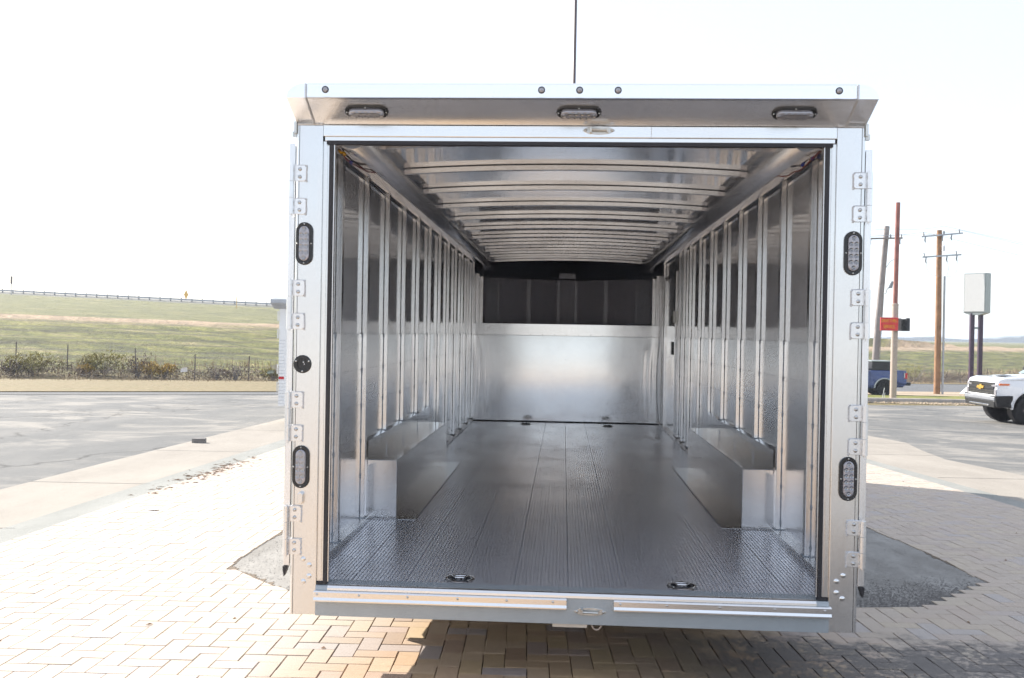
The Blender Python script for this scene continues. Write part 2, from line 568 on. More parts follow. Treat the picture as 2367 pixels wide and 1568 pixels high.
def inst(name, src, parent=None, loc=(0, 0, 0), rot=(0, 0, 0), scale=(1, 1, 1)):
    """a copy of a mesh object that shares its mesh data"""
    o = src.copy()
    o.name = name
    col.objects.link(o)
    o.parent = parent
    o.location = loc
    o.rotation_euler = rot
    o.scale = scale
    return o


def children(o):
    return [c for c in o.children]


def copy_tree(o, parent=None):
    c = o.copy()
    col.objects.link(c)
    c.parent = parent
    for ch in children(o):
        copy_tree(ch, c)
    return c


S = 0.033
BASEL = [(-300, -150), (-60, 33), (-33, 50), (-19.5, 57.5), (10, 80), (46.8, 120), (110, 170), (400, 380)]


def dist_base(x, y):
    best = 1e9
    sg = 1
    for (ax, ay), (bx, by) in zip(BASEL, BASEL[1:]):
        dx, dy = bx - ax, by - ay
        L2 = dx * dx + dy * dy
        t = max(0, min(1, ((x - ax) * dx + (y - ay) * dy) / L2))
        px, py = ax + dx * t, ay + dy * t
        dd = math.hypot(x - px, y - py)
        if dd < best:
            best = dd
            sg = 1 if (dx * (y - ay) - dy * (x - ax)) > 0 else -1
    return best * sg


def G(x, y):
    """height of the tilted lot plane"""
    return -S * y


def zt(x, y):
    d = dist_base(x, y)
    base = -S * max(-40, min(y, 122))
    if d <= 0:
        return base
    # height of the base near this point
    yb = y - d * 0.75
    base = -S * max(-40, min(yb, 122))
    crest = 4.2
    if d < 25:
        k = d / 25
        return base + crest * (k * k * (3 - 2 * k) * 0.35 + k * 0.65)
    z1 = base + crest
    if d < 31:
        return z1
    ze = max(0.6, 7.25 - 0.034 * (x + 101.8))
    if y < 157:
        k = min(1, (d - 31) / max(8, (d - 31) + (157 - y)))
        return z1 + (ze - z1) * k
    if y < 172:
        ze += 0.38 * min(1, max(0, (y - 158.5) / 2.0)) * min(1, max(0, (10 - x) / 40))
        return ze if d > 60 else z1 + (ze - z1) * min(1, (d - 31) / 29)
    k = min(1, (y - 172) / 60)
    return ze * (1 - k) + 0.3 * k


def sheet(name, pts, dz, mat, kind='structure', parent=None):
    """a flat sheet lying on the lot plane"""
    b = MB()
    b.add([(x, y, G(x, y) + dz) for x, y in pts], [tuple(range(len(pts)))])
    o = b.build(name, mat, parent)
    me = o.data
    if me.polygons[0].normal.z < 0:
        me.flip_normals()
    if kind:
        o['kind'] = kind
    return o

# ------------------------------------------------------------------ SETTING
def build_terrain():
    xs = [-420 + i * 12 for i in range(22)]
    x = -156.0
    while x < 190:
        xs.append(x)
        x += 3.0
    xs += [190 + i * 15 for i in range(15)]
    ys = [-60, -30, -10, 5]
    y = 14.0
    while y < 180:
        ys.append(y)
        y += 1.6
    ys += [182 + i * 12 for i in range(12)] + [400, 600, 1000, 1700, 3200]
    vs, ds = [], []
    for y in ys:
        for x in xs:
            k = 1 if y < 400 else 1 + (y - 400) / 400
            X = x * k
            z = zt(X, y)
            d = dist_base(X, y)
            if 0 < d < 26:
                z += 0.10 * math.sin(d * 2.9 + 0.6 * math.sin(X * 0.3)) * min(1, d / 3)
            vs.append((X, y, z - 0.03))
            ds.append(max(-10, min(d, 400)))
    n = len(xs)
    fs = []
    for j in range(len(ys) - 1):
        for i in range(n - 1):
            a = j * n + i
            fs.append((a, a + 1, a + 1 + n, a + n))
    me = bpy.data.meshes.new('ground')
    me.from_pydata(vs, [], fs)
    at = me.attributes.new('d', 'FLOAT', 'POINT')
    at.data.foreach_set('value', ds)
    me.materials.append(M['terrain'])
    for p in me.polygons:
        p.use_smooth = True
    o = bpy.data.objects.new('ground', me)
    col.objects.link(o)
    tag(o, kind='structure')
    # unseen land behind the camera, so reflections and the horizon close
    b = MB()
    b.add([(-3000, -3000, 2.0), (3000, -3000, 2.0), (3000, -60, 1.95), (-3000, -60, 1.95)], [(0, 1, 2, 3)])
    tag(b.build('land', M['asphalt']), kind='structure')


build_terrain()
# asphalt lot: left apron, the middle behind the trailer, right lot and the part behind the camera
sheet('asphalt_lot', [(-60, -58), (60, -58), (60, 30), (46, 37), (24, 37.4), (19, 38.2), (15.8, 37.2), (13.3, 36.2), (5, 36), (-5, 40.5), (-12.7, 36.2), (-21.5, 30.1), (-34, 22), (-60, 5)], 0.0, M['asphalt'])
sheet('road', [(-120, -36), (-34, 19), (-21.5, 28), (-5, 38), (5, 45), (14, 56), (22.5, 63.2), (29, 66), (60, 80), (140, 120), (140, 160), (60, 116), (47, 108.6), (35, 102), (20, 90), (0, 62), (-12.7, 41), (-30, 30), (-120, -22)], 0.012, M['road'])
sheet('dirt_verge', [(14, 51.5), (18.6, 51.6), (28, 53.5), (44, 57), (60, 63), (60, 79.5), (29, 65.8), (22.5, 63), (14, 55.8)], 0.016, M['dirt'])
sheet('grass_island', [(12.5, 40.6), (15, 41.2), (19, 41.4), (30, 42), (60, 44), (60, 60), (28, 53.4), (18.6, 51.5), (12.8, 51.2)], 0.05, M['greengrass'])
sheet('dry_verge', [(-120, -21), (-30, 31), (-12.7, 42), (0, 63), (20, 91), (35, 103), (47, 109.5), (140, 161), (140, 178), (46, 118), (10, 79), (-19.5, 56), (-33, 48.5), (-60, 31), (-120, 5)], 0.035, M['drygrass'])
sheet('far_dry_grass_edge', [(-60, 5.2), (-34, 22.2), (-21.5, 30.4), (-12.7, 36.6), (-11, 44), (-30, 33), (-60, 16)], 0.045, M['drygrass'])
sheet('bounce_lot', [(-24, -45), (26, -45), (26, -9.02), (-24, -9.02)], 0.004, M['bounce_pale'])  # unseen pale ground added behind the camera to bounce light into the trailer
# left concrete border, its gutter, right ones
XL = lambda y: -4.26 - 0.040 * y
XR = lambda y: 5.22 - 0.040 * y
sheet('concrete_apron', [(XL(-9) - 0.30, -9), (XL(22) - 0.42, 22), (-7.2, 22), (-6.97, 18.3), (-6.62, 12.6), (-6.34, 8.3), (-6.13, 5.5), (-5.7, -1), (-5.3, -9)], 0.006, M['concrete'])
sheet('gutter_strip', [(XL(-9) - 0.30, -9), (XL(-9), -9), (XL(22), 22), (XL(22) - 0.42, 22)], 0.009, M['gutter'])
sheet('gutter_strip', [(XR(-9), -9), (XR(-9) + 0.30, -9), (XR(22) + 0.25, 22), (XR(22), 22)], 0.009, M['gutter'])
sheet('concrete_apron', [(XR(-9) + 0.30, -9), (7.4, -9), (7.0, 5), (6.64, 9.6), (6.5, 10.9), (6.42, 11.8), (6.71, 13.7), (7.04, 15.3), (6.88, 17.1), (6.8, 22), (XR(22) + 0.25, 22)], 0.006, M['concrete'])
# slab joints of the aprons
b = MB()
for yj, xa, xb in ((3.3, -5.9, -4.65), (6.2, -6.2, -4.8), (10.1, -6.45, -4.95), (14.6, -6.7, -5.15), (9.0, 5.2, 6.6), (12.4, 5.05, 6.5), (15.0, 4.95, 7.0)):
    b.add([(xa, yj, G(0, yj) + 0.010), (xb, yj + 0.06, G(0, yj + 0.06) + 0.010), (xb, yj + 0.075, G(0, yj + 0.075) + 0.010), (xa, yj + 0.018, G(0, yj + 0.018) + 0.010)], [(0, 1, 2, 3)])
tag(b.build('slab_joint', M['groove']), kind='structure')

# ---- kerb of the island: segments one can tell apart
ks = [(12.9, 40.0), (14.7, 40.6), (17.0, 40.85), (19.2, 41.0), (22.5, 41.2), (27, 41.5), (34, 42.0), (44, 43)]
kb = thing('kerb', 'low grey concrete kerb with worn edge in front of the grass island', 'kerb')
kb['kind'] = 'structure'
del kb['category']
for (x0, y0), (x1, y1) in zip(ks, ks[1:]):
    b = MB()
    z0, z1 = G(x0, y0), G(x1, y1)
    prof = [(-0.55, 0.0), (-0.50, 0.14), (-0.44, 0.20), (0.0, 0.20), (0.0, -0.02)]
    d = Vector((x1 - x0, y1 - y0, 0)).normalized()
    nn = Vector((-d.y, d.x, 0))
    vs = []
    for (x, y, z), sh in (((x0, y0, z0), 0.012), ((x1, y1, z1), -0.012)):
        for u, v in prof:
            q = Vector((x, y, z)) + nn * u + d * sh
            vs.append((q.x, q.y, z + v))
    k = len(prof)
    b.add(vs, [tuple(range(k)), tuple(range(2 * k - 1, k - 1, -1))] + [(i, i + k, (i + 1) % k + k, (i + 1) % k) for i in range(k)])
    b.build('kerb_stone', M['kerb'], kb)

# ---- brick pavement
YAW = 0.040
A_ = 0.108
PAVE = Matrix.Rotation(-math.atan(S), 4, 'X') @ Matrix.Rotation(YAW, 4, 'Z')
PINV = PAVE.inverted()
PATCH = [(-2.42, 3.55), (-2.45, 2.87), (-2.39, 2.19), (-2.07, 1.87), (-1.83, 1.62), (1.81, 1.62), (2.37, 1.69), (2.72, 2.05), (3.02, 2.40), (2.95, 3.24), (2.97, 4.27), (2.94, 5.2), (2.9, 6.2), (-2.5, 6.2)]


def to_uv(x, y):
    q = PINV @ Vector((x, y, G(x, y)))
    return (q.x, q.y)


PUV = [to_uv(*p) for p in PATCH]
if sum(PUV[i][0] * PUV[(i + 1) % len(PUV)][1] - PUV[(i + 1) % len(PUV)][0] * PUV[i][1] for i in range(len(PUV))) < 0:
    PUV.reverse()
u0, v0 = to_uv(1.915, 1.61)
U_L, U_R = to_uv(XL(3), 3)[0] + 0.0, to_uv(XR(7), 7)[0]
pv = bpy.data.objects.new('brick_pavement', MB().add([(U_L, -9, 0.0), (U_R, -9, 0.0), (U_R, 19, 0.0), (U_L, 19, 0.0)], [(0, 1, 2, 3)]).mesh('brick_pavement', M['sand']))
col.objects.link(pv)
pv.matrix_world = PAVE
tag(pv, kind='structure')


def clip(poly, px, py, nx, ny):
    """keep the part of poly where (p - q) . n >= 0"""
    out = []
    for i in range(len(poly)):
        a, c = poly[i], poly[(i + 1) % len(poly)]
        da = (a[0] - px) * nx + (a[1] - py) * ny
        dc = (c[0] - px) * nx + (c[1] - py) * ny
        if da >= 0:
            out.append(a)
        if (da >= 0) != (dc >= 0):
            t = da / (da - dc)
            out.append((a[0] + (c[0] - a[0]) * t, a[1] + (c[1] - a[1]) * t))
    return out


def brick_mesh(poly, h0, h1, bb, r):
    """bevelled brick from a convex outline"""
    cx_ = sum(p[0] for p in poly) / len(poly)
    cy_ = sum(p[1] for p in poly) / len(poly)
    n = len(poly)
    top = []
    for x, y in poly:
        L = math.hypot(cx_ - x, cy_ - y) + 1e-6
        k = min(0.3, 0.0035 / L)
        top.append((x + (cx_ - x) * k, y + (cy_ - y) * k, h1))
    vs = [(x, y, h0) for x, y in poly] + [(x, y, h1 - 0.003) for x, y in poly] + top
    fs = [tuple(range(2 * n, 3 * n))]
    for i in range(n):
        j = (i + 1) % n
        fs.append((i, j, j + n, i + n))
        fs.append((i + n, j + n, j + 2 * n, i + 2 * n))
    bb.add(vs, fs, r)


def project(x, y, z):
    q = Vector((x, y, z)) - cam.matrix_world.translation
    Z = q.dot(fw)
    if Z < 0.1:
        return None
    return (512 + 930.1 * q.dot(rt) / Z, 339 - 930.1 * q.dot(up) / Z, Z)


bricks = []
JW = 0.0021
rb = random.Random(3)
i0, i1 = int((U_L - u0) / A_) - 3, int((U_R - u0) / A_) + 3
j0, j1 = int((v0 - 19) / A_), int((v0 + 9) / A_)
for i in range(i0, i1):
    for j in range(j0, j1):
        m = (i + j) % 4
        if m == 0:
            a0, a1, c0, c1 = i, i + 1, j, j + 2
        elif m == 2:
            a0, a1, c0, c1 = i, i + 2, j, j + 1
        else:
            continue
        x0, x1 = u0 + a0 * A_ + JW, u0 + a1 * A_ - JW
        y1_, y0_ = v0 - c0 * A_ - JW, v0 - c1 * A_ + JW
        if x1 < U_L + 0.03 or x0 > U_R - 0.03 or y0_ < -9 or y1_ > 19:
            continue
        jx, jy = rb.uniform(-0.001, 0.001), rb.uniform(-0.001, 0.001)
        poly = [(x0 + jx, y0_ + jy), (x1 + jx, y0_ + jy), (x1 + jx, y1_ + jy), (x0 + jx, y1_ + jy)]
        whole = True
        if x0 < U_L:
            poly = clip(poly, U_L, 0, 1, 0)
            whole = False
        if x1 > U_R:
            poly = clip(poly, U_R, 0, -1, 0)
            whole = False
        # cut along the patch
        cxx, cyy = (x0 + x1) / 2, (y0_ + y1_) / 2
        if -2.9 < cxx < 3.4 and 1.2 < cyy < 6.8:
            best, be = -1e9, None
            for k in range(len(PUV)):
                ax, ay = PUV[k]
                bx, by = PUV[(k + 1) % len(PUV)]
                L = math.hypot(bx - ax, by - ay)
                nx, ny = (by - ay) / L, -(bx - ax) / L      # outward for ccw
                dd = (cxx - ax) * nx + (cyy - ay) * ny
                if dd > best:
                    best, be = dd, (ax, ay, nx, ny)
            if best < 0.13:
                near_right = cxx > 2.3 and cyy < 2.5
                if near_right:
                    if best < -0.03:
                        continue
                else:
                    off = rb.uniform(-0.012, 0.012)
                    poly = clip(poly, be[0] + be[2] * off, be[1] + be[3] * off, be[2], be[3])
                    whole = False
        if len(poly) < 3:
            continue
        ar = abs(sum(poly[k][0] * poly[(k + 1) % len(poly)][1] - poly[(k + 1) % len(poly)][0] * poly[k][1] for k in range(len(poly)))) / 2
        if ar < 0.0012:
            continue
        bricks.append((poly, whole, m, cxx, cyy, rb.random()))

vis = []
for idx, (poly, whole, m, cxx, cyy, rr) in enumerate(bricks):
    wq = PAVE @ Vector((cxx, cyy, 0))
    q = project(*wq)
    if q is None or not (-5 < q[0] < 1029 and 300 < q[1] < 684) or not whole:
        continue
    # hidden behind the tail of the trailer
    if wq.y > 0 and 283 < q[0] < 858 and q[1] < 612 + (q[0] - 285) * 0.031:
        continue
    vis.append((q[2], idx))
vis.sort()
part_ids = set(i for _, i in vis[:300])
hv = MB()
brick_mesh([(-A_ / 2 + JW, -A_ + JW), (A_ / 2 - JW, -A_ + JW), (A_ / 2 - JW, A_ - JW), (-A_ / 2 + JW, A_ - JW)], -0.005, 0.0125, hv, 0.0)
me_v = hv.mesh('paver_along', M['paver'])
hv = MB()
brick_mesh([(-A_ + JW, -A_ / 2 + JW), (A_ - JW, -A_ / 2 + JW), (A_ - JW, A_ / 2 - JW), (-A_ + JW, A_ / 2 - JW)], -0.005, 0.0125, hv, 0.0)
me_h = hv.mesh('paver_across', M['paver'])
rest = MB()
for idx, (poly, whole, m, cxx, cyy, rr) in enumerate(bricks):
    dz = (rr - 0.5) * 0.0028
    if idx in part_ids:
        o = bpy.data.objects.new('paver', me_v if m == 0 else me_h)
        col.objects.link(o)
        o.parent = pv
        o.location = (cxx, cyy, dz)
        o.rotation_euler = (rb.uniform(-0.006, 0.006), rb.uniform(-0.006, 0.006), rb.uniform(-0.004, 0.004))
    else:
        brick_mesh(poly, -0.005, 0.0125 + dz, rest, rb.random())
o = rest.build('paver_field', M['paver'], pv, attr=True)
tag(o, kind='stuff')

# ---- the concrete patch under the trailer and the loose gravel on it
sheet('concrete_patch', PATCH, 0.0045, M['patch'])
b = MB()
rg = random.Random(5)


def stone(b, x, y, s):
    z = G(x, y) + 0.004 + s * 0.25
    a = rg.uniform(0, PI)
    e = [rg.uniform(0.6, 1.2) * s for _ in range(6)]
    ca, sa = math.cos(a), math.sin(a)
    vs = [(x + ca * e[0], y + sa * e[0], z), (x - sa * e[1], y + ca * e[1], z), (x - ca * e[2], y - sa * e[2], z), (x + sa * e[3], y - ca * e[3], z), (x, y, z + e[4] * 0.8), (x, y, z - s * 0.4)]
    b.add(vs, [(0, 1, 4), (1, 2, 4), (2, 3, 4), (3, 0, 4), (1, 0, 5), (2, 1, 5), (3, 2, 5), (0, 3, 5)])


for k in range(10400):
    if k < 6800:
        x = rg.triangular(1.3, 3.0, 2.5)
        y = 1.66 + abs(rg.gauss(0, 0.30)) + max(0, x - 2.3) * 0.55
        if y > 2.6 + (x - 2.6) * 0.3:
            continue
    elif k < 8600:
        x, y = rg.uniform(-1.8, 2.2), 1.64 + abs(rg.gauss(0, 0.07))
    else:
        x, y = rg.uniform(-2.35, -1.2), rg.uniform(1.8, 3.3)
    stone(b, x, y, rg.uniform(0.002, 0.0065) if k < 8600 else rg.uniform(0.002, 0.005))
tag(b.build('gravel', M['gravel']), kind='stuff')
b = MB()
for k in range(1500):
    x = rg.triangular(14.0, 27.0, 16.5)
    yk = 39.7 + (x - 14.0) * 0.09
    y = yk + 0.1 - abs(rg.gauss(0, 0.8)) * (1 if x < 19 else 0.5)
    stone(b, x, y, rg.uniform(0.015, 0.07))
tag(b.build('rubble', M['dirt']), kind='stuff')
# dark broken lip along the long edges of the patch
b = MB()
for k in range(len(PATCH) - 1):
    (ax, ay), (bx, by) = PATCH[k], PATCH[k + 1]
    if k in (4, 5):
        continue
    L = math.hypot(bx - ax, by - ay)
    n = max(2, int(L / 0.05))
    for q in range(n):
        t = q / n
        x, y = ax + (bx - ax) * t, ay + (by - ay) * t
        s_ = rg.uniform(0.010, 0.026)
        nx, ny = (by - ay) / L, -(bx - ax) / L
        sg = -1 if (0 - x) * nx + (3.5 - y) * ny > 0 else 1
        x -= nx * sg * s_ * 0.6
        y -= ny * sg * s_ * 0.6
        z = G(x, y)
        b.add([(x - s_, y - s_ * 1.6, z + 0.0075), (x + s_, y - s_ * 1.3, z + 0.0075), (x + s_ * 0.9, y + s_ * 1.7, z + 0.0075), (x - s_ * 0.8, y + s_ * 1.2, z + 0.0075)], [(0, 1, 2, 3)])
tag(b.build('crumbled_edge', M['sand']), kind='structure')

# ---- small things lying on the paving
b = MB()
b.prism([(-0.11, -0.07), (0.02, -0.09), (0.12, -0.05), (0.10, 0.07), (-0.03, 0.08), (-0.12, 0.05)], 0, 0.085, 'z')
o = b.build('concrete_chunk', M['gravel'], bevel=0.012, loc=(-6.32, 11.56, G(0, 11.56) + 0.0))
tag(o, 'dark broken block lying at the edge of the pale concrete border', 'rubble')
b = MB()
b.add([(-0.05, -0.03, 0.002), (0.05, -0.035, 0.012), (0.055, 0.03, 0.004), (-0.045, 0.035, 0.02)], [(0, 1, 2, 3)])
b.add([(-0.05, -0.03, 0.0), (0.05, -0.035, 0.01), (0.055, 0.03, 0.002), (-0.045, 0.035, 0.018)], [(3, 2, 1, 0)])
o = b.build('paper_scrap', M['litter'], loc=(-3.94, 4.45, G(0, 4.45) + 0.014))
tag(o, 'small crumpled white paper scrap on the sunlit brick paving', 'litter')
b = MB()
for k in range(170):
    y = rg.triangular(5.0, 9.6, 7.6)
    x = XL(y) + rg.gauss(0.02, 0.10)
    z = G(x, y) + 0.014
    a = rg.uniform(0, PI)
    L, W = rg.uniform(0.015, 0.07), rg.uniform(0.004, 0.012)
    ca, sa = math.cos(a), math.sin(a)
    b.add([(x - ca * L, y - sa * L, z), (x + sa * W, y - ca * W, z + 0.004), (x + ca * L, y + sa * L, z), (x - sa * W, y + ca * W, z + 0.008)], [(0, 1, 2, 3)])
for k in range(70):
    x, y = rg.uniform(-4.2, 4.6), rg.uniform(0.1, 9)
    if -2.5 < x < 3.1 and y > 1.5:
        continue
    z = G(x, y) + 0.0145
    s_ = rg.uniform(0.004, 0.014)
    b.add([(x - s_, y, z), (x, y - s_, z + 0.003), (x + s_, y, z + 0.001), (x, y + s_, z + 0.006)], [(0, 1, 2, 3)])
tag(b.build('leaf_litter', M['leaf']), kind='stuff')
for x, y, a in ((-2.28, 0.72, 0.3), (-2.9, 0.34, 0.1)):
    b = MB()
    b.add([(-0.022, 0, 0), (0, -0.008, 0.004), (0.022, 0.002, 0), (0, 0.009, 0.007)], [(0, 1, 2, 3)])
    o = b.build('dead_leaf', M['leaf'], loc=(x, y, G(x, y) + 0.014))
    o.rotation_euler[2] = a
    tag(o, 'single curled brown leaf on the pale bricks, ' + ('the one nearer the trailer' if x > -2.5 else 'the one nearer the photo corner'), 'leaf')

# ------------------------------------------------------------------ TRAILER
T = thing('cargo_trailer', 'large open aluminium car hauler trailer seen into its empty ribbed interior', 'trailer')
FZ = 0.44
PX = 1.275          # inner face of the side walls
STY = [0.706 + 0.675 * n for n in range(12)]
W_ = 1.295

# --- posts of the rear frame
for s in (-1, 1):
    b = MB()
    b.prism([(s * 1.168, 0.0), (s * 1.284, 0.0), (s * 1.284, -0.0), (s * 1.295, 0.010), (s * 1.295, 0.10), (s * 1.168, 0.10)], 0.300, 2.568, 'z')
    post = b.build('corner_post', M['frame'], T, bevel=0.003)
    b = MB()
    b.box(s * 1.2765, s * 1.2785, -0.0012, 0.004, 0.302, 2.566)
    b.build('post_groove', M['groove'], post)
    for (x, z) in ((1.231, 0.557), (1.202, 0.530), (1.202, 0.479), (1.228, 0.453)):
        b = MB()
        b.lathe([(0.0, -0.006), (0.006, -0.0055), (0.010, -0.003), (0.0125, 0.0)], (s * x, 0, z), 'y', 14)
        b.build('rivet', M['frame'], post, smooth=True)
    # jamb between post and seal
    b = MB()
    b.box(s * 1.1375, s * 1.1675, 0.010, 0.04, 0.455, 2.494)
    b.box(s * 1.1475, s * 1.1500, 0.006, 0.010, 0.455, 2.494)
    b.build('door_jamb', M['frame'], T)
    b = MB()
    b.prism([(s * 1.1370, -0.002), (s * 1.1190, -0.006), (s * 1.1175, 0.03), (s * 1.1370, 0.03)], 0.452, 2.478, 'z')
    b.build('door_seal', M['rubber'], T)
    b = MB()
    b.box(s * 1.1125, s * 1.1172, 0.004, 0.026, 0.455, 2.480)
    b.build('inner_jamb', M['door'], T)
    # foot of the seal
    b = MB()
    b.box(s * 1.118, s * 1.166, -0.004, 0.02, 0.444, 0.452)
    b.build('seal_foot', M['rubber'], T)

# --- header
b = MB()
b.box(-1.1675, 1.1675, 0.0, 0.10, 2.516, 2.568)
hb = b.build('header_beam', M['frame_h'], T, bevel=0.003)
b = MB()
b.box(-1.160, 1.160, 0.004, 0.09, 2.496, 2.5155)
b.build('header_lip', M['frame_h'], T, bevel=0.002)
b = MB()
b.prism([(-0.004, 2.479), (0.03, 2.479), (0.03, 2.4955), (-0.001, 2.4955)], -1.150, 1.150, 'x')
b.build('door_seal', M['rubber'], T)
b = MB()
b.box(0.338, 0.341, -0.0012, 0.001, 2.517, 2.567)
b.build('beam_joint', M['weld'], hb)

# --- rear hood with its rounded caps
prof0 = [(-0.16, 2.655), (-0.16, 2.715), (-0.152, 2.722), (0.0, 2.745), (0.02, 2.745), (0.02, 2.572), (0.0, 2.572)]
b = MB()
b.prism(prof0, -1.205, 1.205, 'x')
hood = b.build('rear_hood', M['hood'], T, bevel=0.0025)
b = MB()
b.prism([(-0.162, 2.6545), (-0.150, 2.649), (-0.150, 2.6555), (-0.160, 2.6575)], -1.205, 1.205, 'x')
b.build('hood_lip', M['frame_h'], hood)
for s in (-1, 1):
    b = MB()
    n = 9
    fr, bk = [], []
    for k in range(n + 1):
        a = PI / 2 * k / n
        x = 1.209 + 0.086 * math.sin(a)
        z = 2.660 + 0.058 * math.cos(a)
        fr.append((s * x, -0.1595, z))
        bk.append((s * (1.209 + 0.086 * math.sin(a)), 0.02, 2.640 + 0.10 * math.cos(a)))
    fr += [(s * 1.295, -0.1595, 2.655), (s * 1.209, -0.1595, 2.655)]
    bk += [(s * 1.295, 0.02, 2.5722), (s * 1.209, 0.02, 2.5722)]
    k = len(fr)
    b.add(fr + bk, [tuple(range(k)), tuple(range(2 * k - 1, k - 1, -1))] + [(i, i + k, (i + 1) % k + k, (i + 1) % k) for i in range(k)])
    b.build('hood_cap', M['hood'], T)
    b = MB()
    pts = [(s * 1.207, -0.162, 2.716), (s * 1.207, -0.164, 2.69), (s * 1.207, -0.163, 2.654), (s * 1.2075, -0.09, 2.614), (s * 1.207, -0.002, 2.569)]
    b.tube(pts, 0.0045, 6)
    b.tube([(s * 1.168, -0.003, 2.5705), (s * 1.23, -0.005, 2.5705), (s * 1.285, -0.003, 2.5705)], 0.004, 6)
    b.build('weld_seam', M['weld'], T)
    b = MB()
    b.box(s * 1.293, s * 1.305, 0.0, 0.05, 2.53, 2.585)
    b.box(s * 1.2955, s * 1.315, 0.01, 0.03, 2.515, 2.54)
    b.build('door_stop', M['cast'], T)

# marker lights on the fascia
for x in (-1.119, -0.1574, 0.0094, 0.1773, 1.1268):
    z = 2.690
    b = MB()
    b.lathe([(0.0155, 0.0), (0.0155, -0.003), (0.0125, -0.0045), (0.0115, -0.003)], (x, -0.160, z), 'y', 20)
    ml = b.build('marker_light', M['blackplastic'], T, smooth=False)
    b = MB()
    b.lathe([(0.0, -0.0075), (0.006, -0.0070), (0.0115, -0.003)], (x, -0.160, z), 'y', 16)
    b.build('lens', M['lens'], ml, smooth=True)
    b = MB()
    b.lathe([(0.0, -0.0085), (0.0035, -0.008), (0.005, -0.0065)], (x, -0.160, z), 'y', 10)
    b.build('bulb', M['led'], ml, smooth=True)


# --- oval LED lamps: bezel, lens, ten reflectors, four screws
def stadium(L, Wd, n=10):
    h = (L - Wd) / 2
    r_ = Wd / 2
    out = []
    for k in range(n + 1):
        a = -PI / 2 + PI * k / n
        out.append((r_ * math.cos(a) + h, r_ * math.sin(a)))
    for k in range(n + 1):
        a = PI / 2 + PI * k / n
        out.append((r_ * math.cos(a) - h, r_ * math.sin(a)))
    return out


def ringmesh(b, rings, close=True):
    n = len(rings[0])
    vs = [p for r_ in rings for p in r_]
    fs = []
    for i in range(len(rings) - 1):
        for k in range(n):
            k2 = (k + 1) % n
            fs.append((i * n + k, i * n + k2, (i + 1) * n + k2, (i + 1) * n + k))
    if close:
        fs.append(tuple((len(rings) - 1) * n + k for k in range(n)))
    b.add(vs, fs)


def oval_lamp(mat, proj=0.010):
    """local: long axis x, short axis y, faces +z"""
    b = MB()
    o0, o1, i1, i0 = stadium(0.198, 0.080), stadium(0.192, 0.074), stadium(0.166, 0.052), stadium(0.164, 0.050)
    ringmesh(b, [[(x, y, 0) for x, y in o0], [(x, y, 0.006) for x, y in o0], [(x, y, 0.009) for x, y in o1], [(x, y, 0.008) for x, y in i1], [(x, y, 0.001) for x, y in i0]])
    b.xf(mat)
    bez = b.build('oval_lamp', M['blackplastic'], T)
    b = MB()
    s0, s1, s2 = stadium(0.162, 0.049), stadium(0.158, 0.045), stadium(0.146, 0.033)
    ringmesh(b, [[(x, y, 0.002) for x, y in s0], [(x, y, proj + 0.004) for x, y in s0], [(x, y, proj + 0.008) for x, y in s1], [(x, y, proj + 0.010) for x, y in s2]])
    b.xf(mat)
    ln = b.build('lens', M['lens'], bez, smooth=False)
    spots = [(-0.066, 0), (0.066, 0)] + [(x, y) for x in (-0.0405, -0.0135, 0.0135, 0.0405) for y in (-0.0115, 0.0115)]
    for x, y in spots:
        b = MB()
        rg_ = []
        for rr, zz in ((0.0105, 0.0), (0.0095, 0.0028), (0.005, 0.0006), (0.0022, 0.0022)):
            rg_.append([(x + rr * math.cos(2 * PI * k / 12), y + rr * math.sin(2 * PI * k / 12), proj + 0.0095 + zz) for k in range(12)])
        ringmesh(b, rg_)
        b.xf(mat)
        b.build('reflector', M['led'], bez, smooth=False)
    for x, y in ((-0.090, 0), (0.090, 0), (0, -0.0325), (0, 0.0325)):
        b = MB()
        rg_ = []
        for rr, zz in ((0.0042, 0.006), (0.0036, 0.0105), (0.002, 0.0118)):
            rg_.append([(x + rr * math.cos(2 * PI * k / 8), y + rr * math.sin(2 * PI * k / 8), zz) for k in range(8)])
        ringmesh(b, rg_)
        b.xf(mat)
        b.build('screw', M['cast'], bez, smooth=True)
    return bez


VERT = Matrix(((0, -1, 0, 0), (0, 0, -1, 0), (1, 0, 0, 0), (0, 0, 0, 1)))   # x->z, y->-x, z->-y
for x, z in ((-1.2468, 2.019), (-1.247, 0.985), (1.246, 2.005), (1.243, 0.993)):
    oval_lamp(Matrix.Translation((x, -0.0005, z)) @ VERT, 0.006)
sl = math.atan2(2.655 - 2.572, 0.16)
# underside of the hood: along x, short axis up the slope, facing down and back
ey = Vector((0, -math.cos(sl), math.sin(sl)))
ez = Vector((0, -math.sin(sl), -math.cos(sl)))
for x in (-0.9484, 0.0083, 0.9564):
    base = Vector((x, -0.082, 2.572 + 0.082 * math.tan(sl) - 0.0005))
    mt = Matrix(((1, ey.x, ez.x, base.x), (0, ey.y, ez.y, base.y), (0, ey.z, ez.z, base.z), (0, 0, 0, 1)))
    oval_lamp(mt, 0.014)

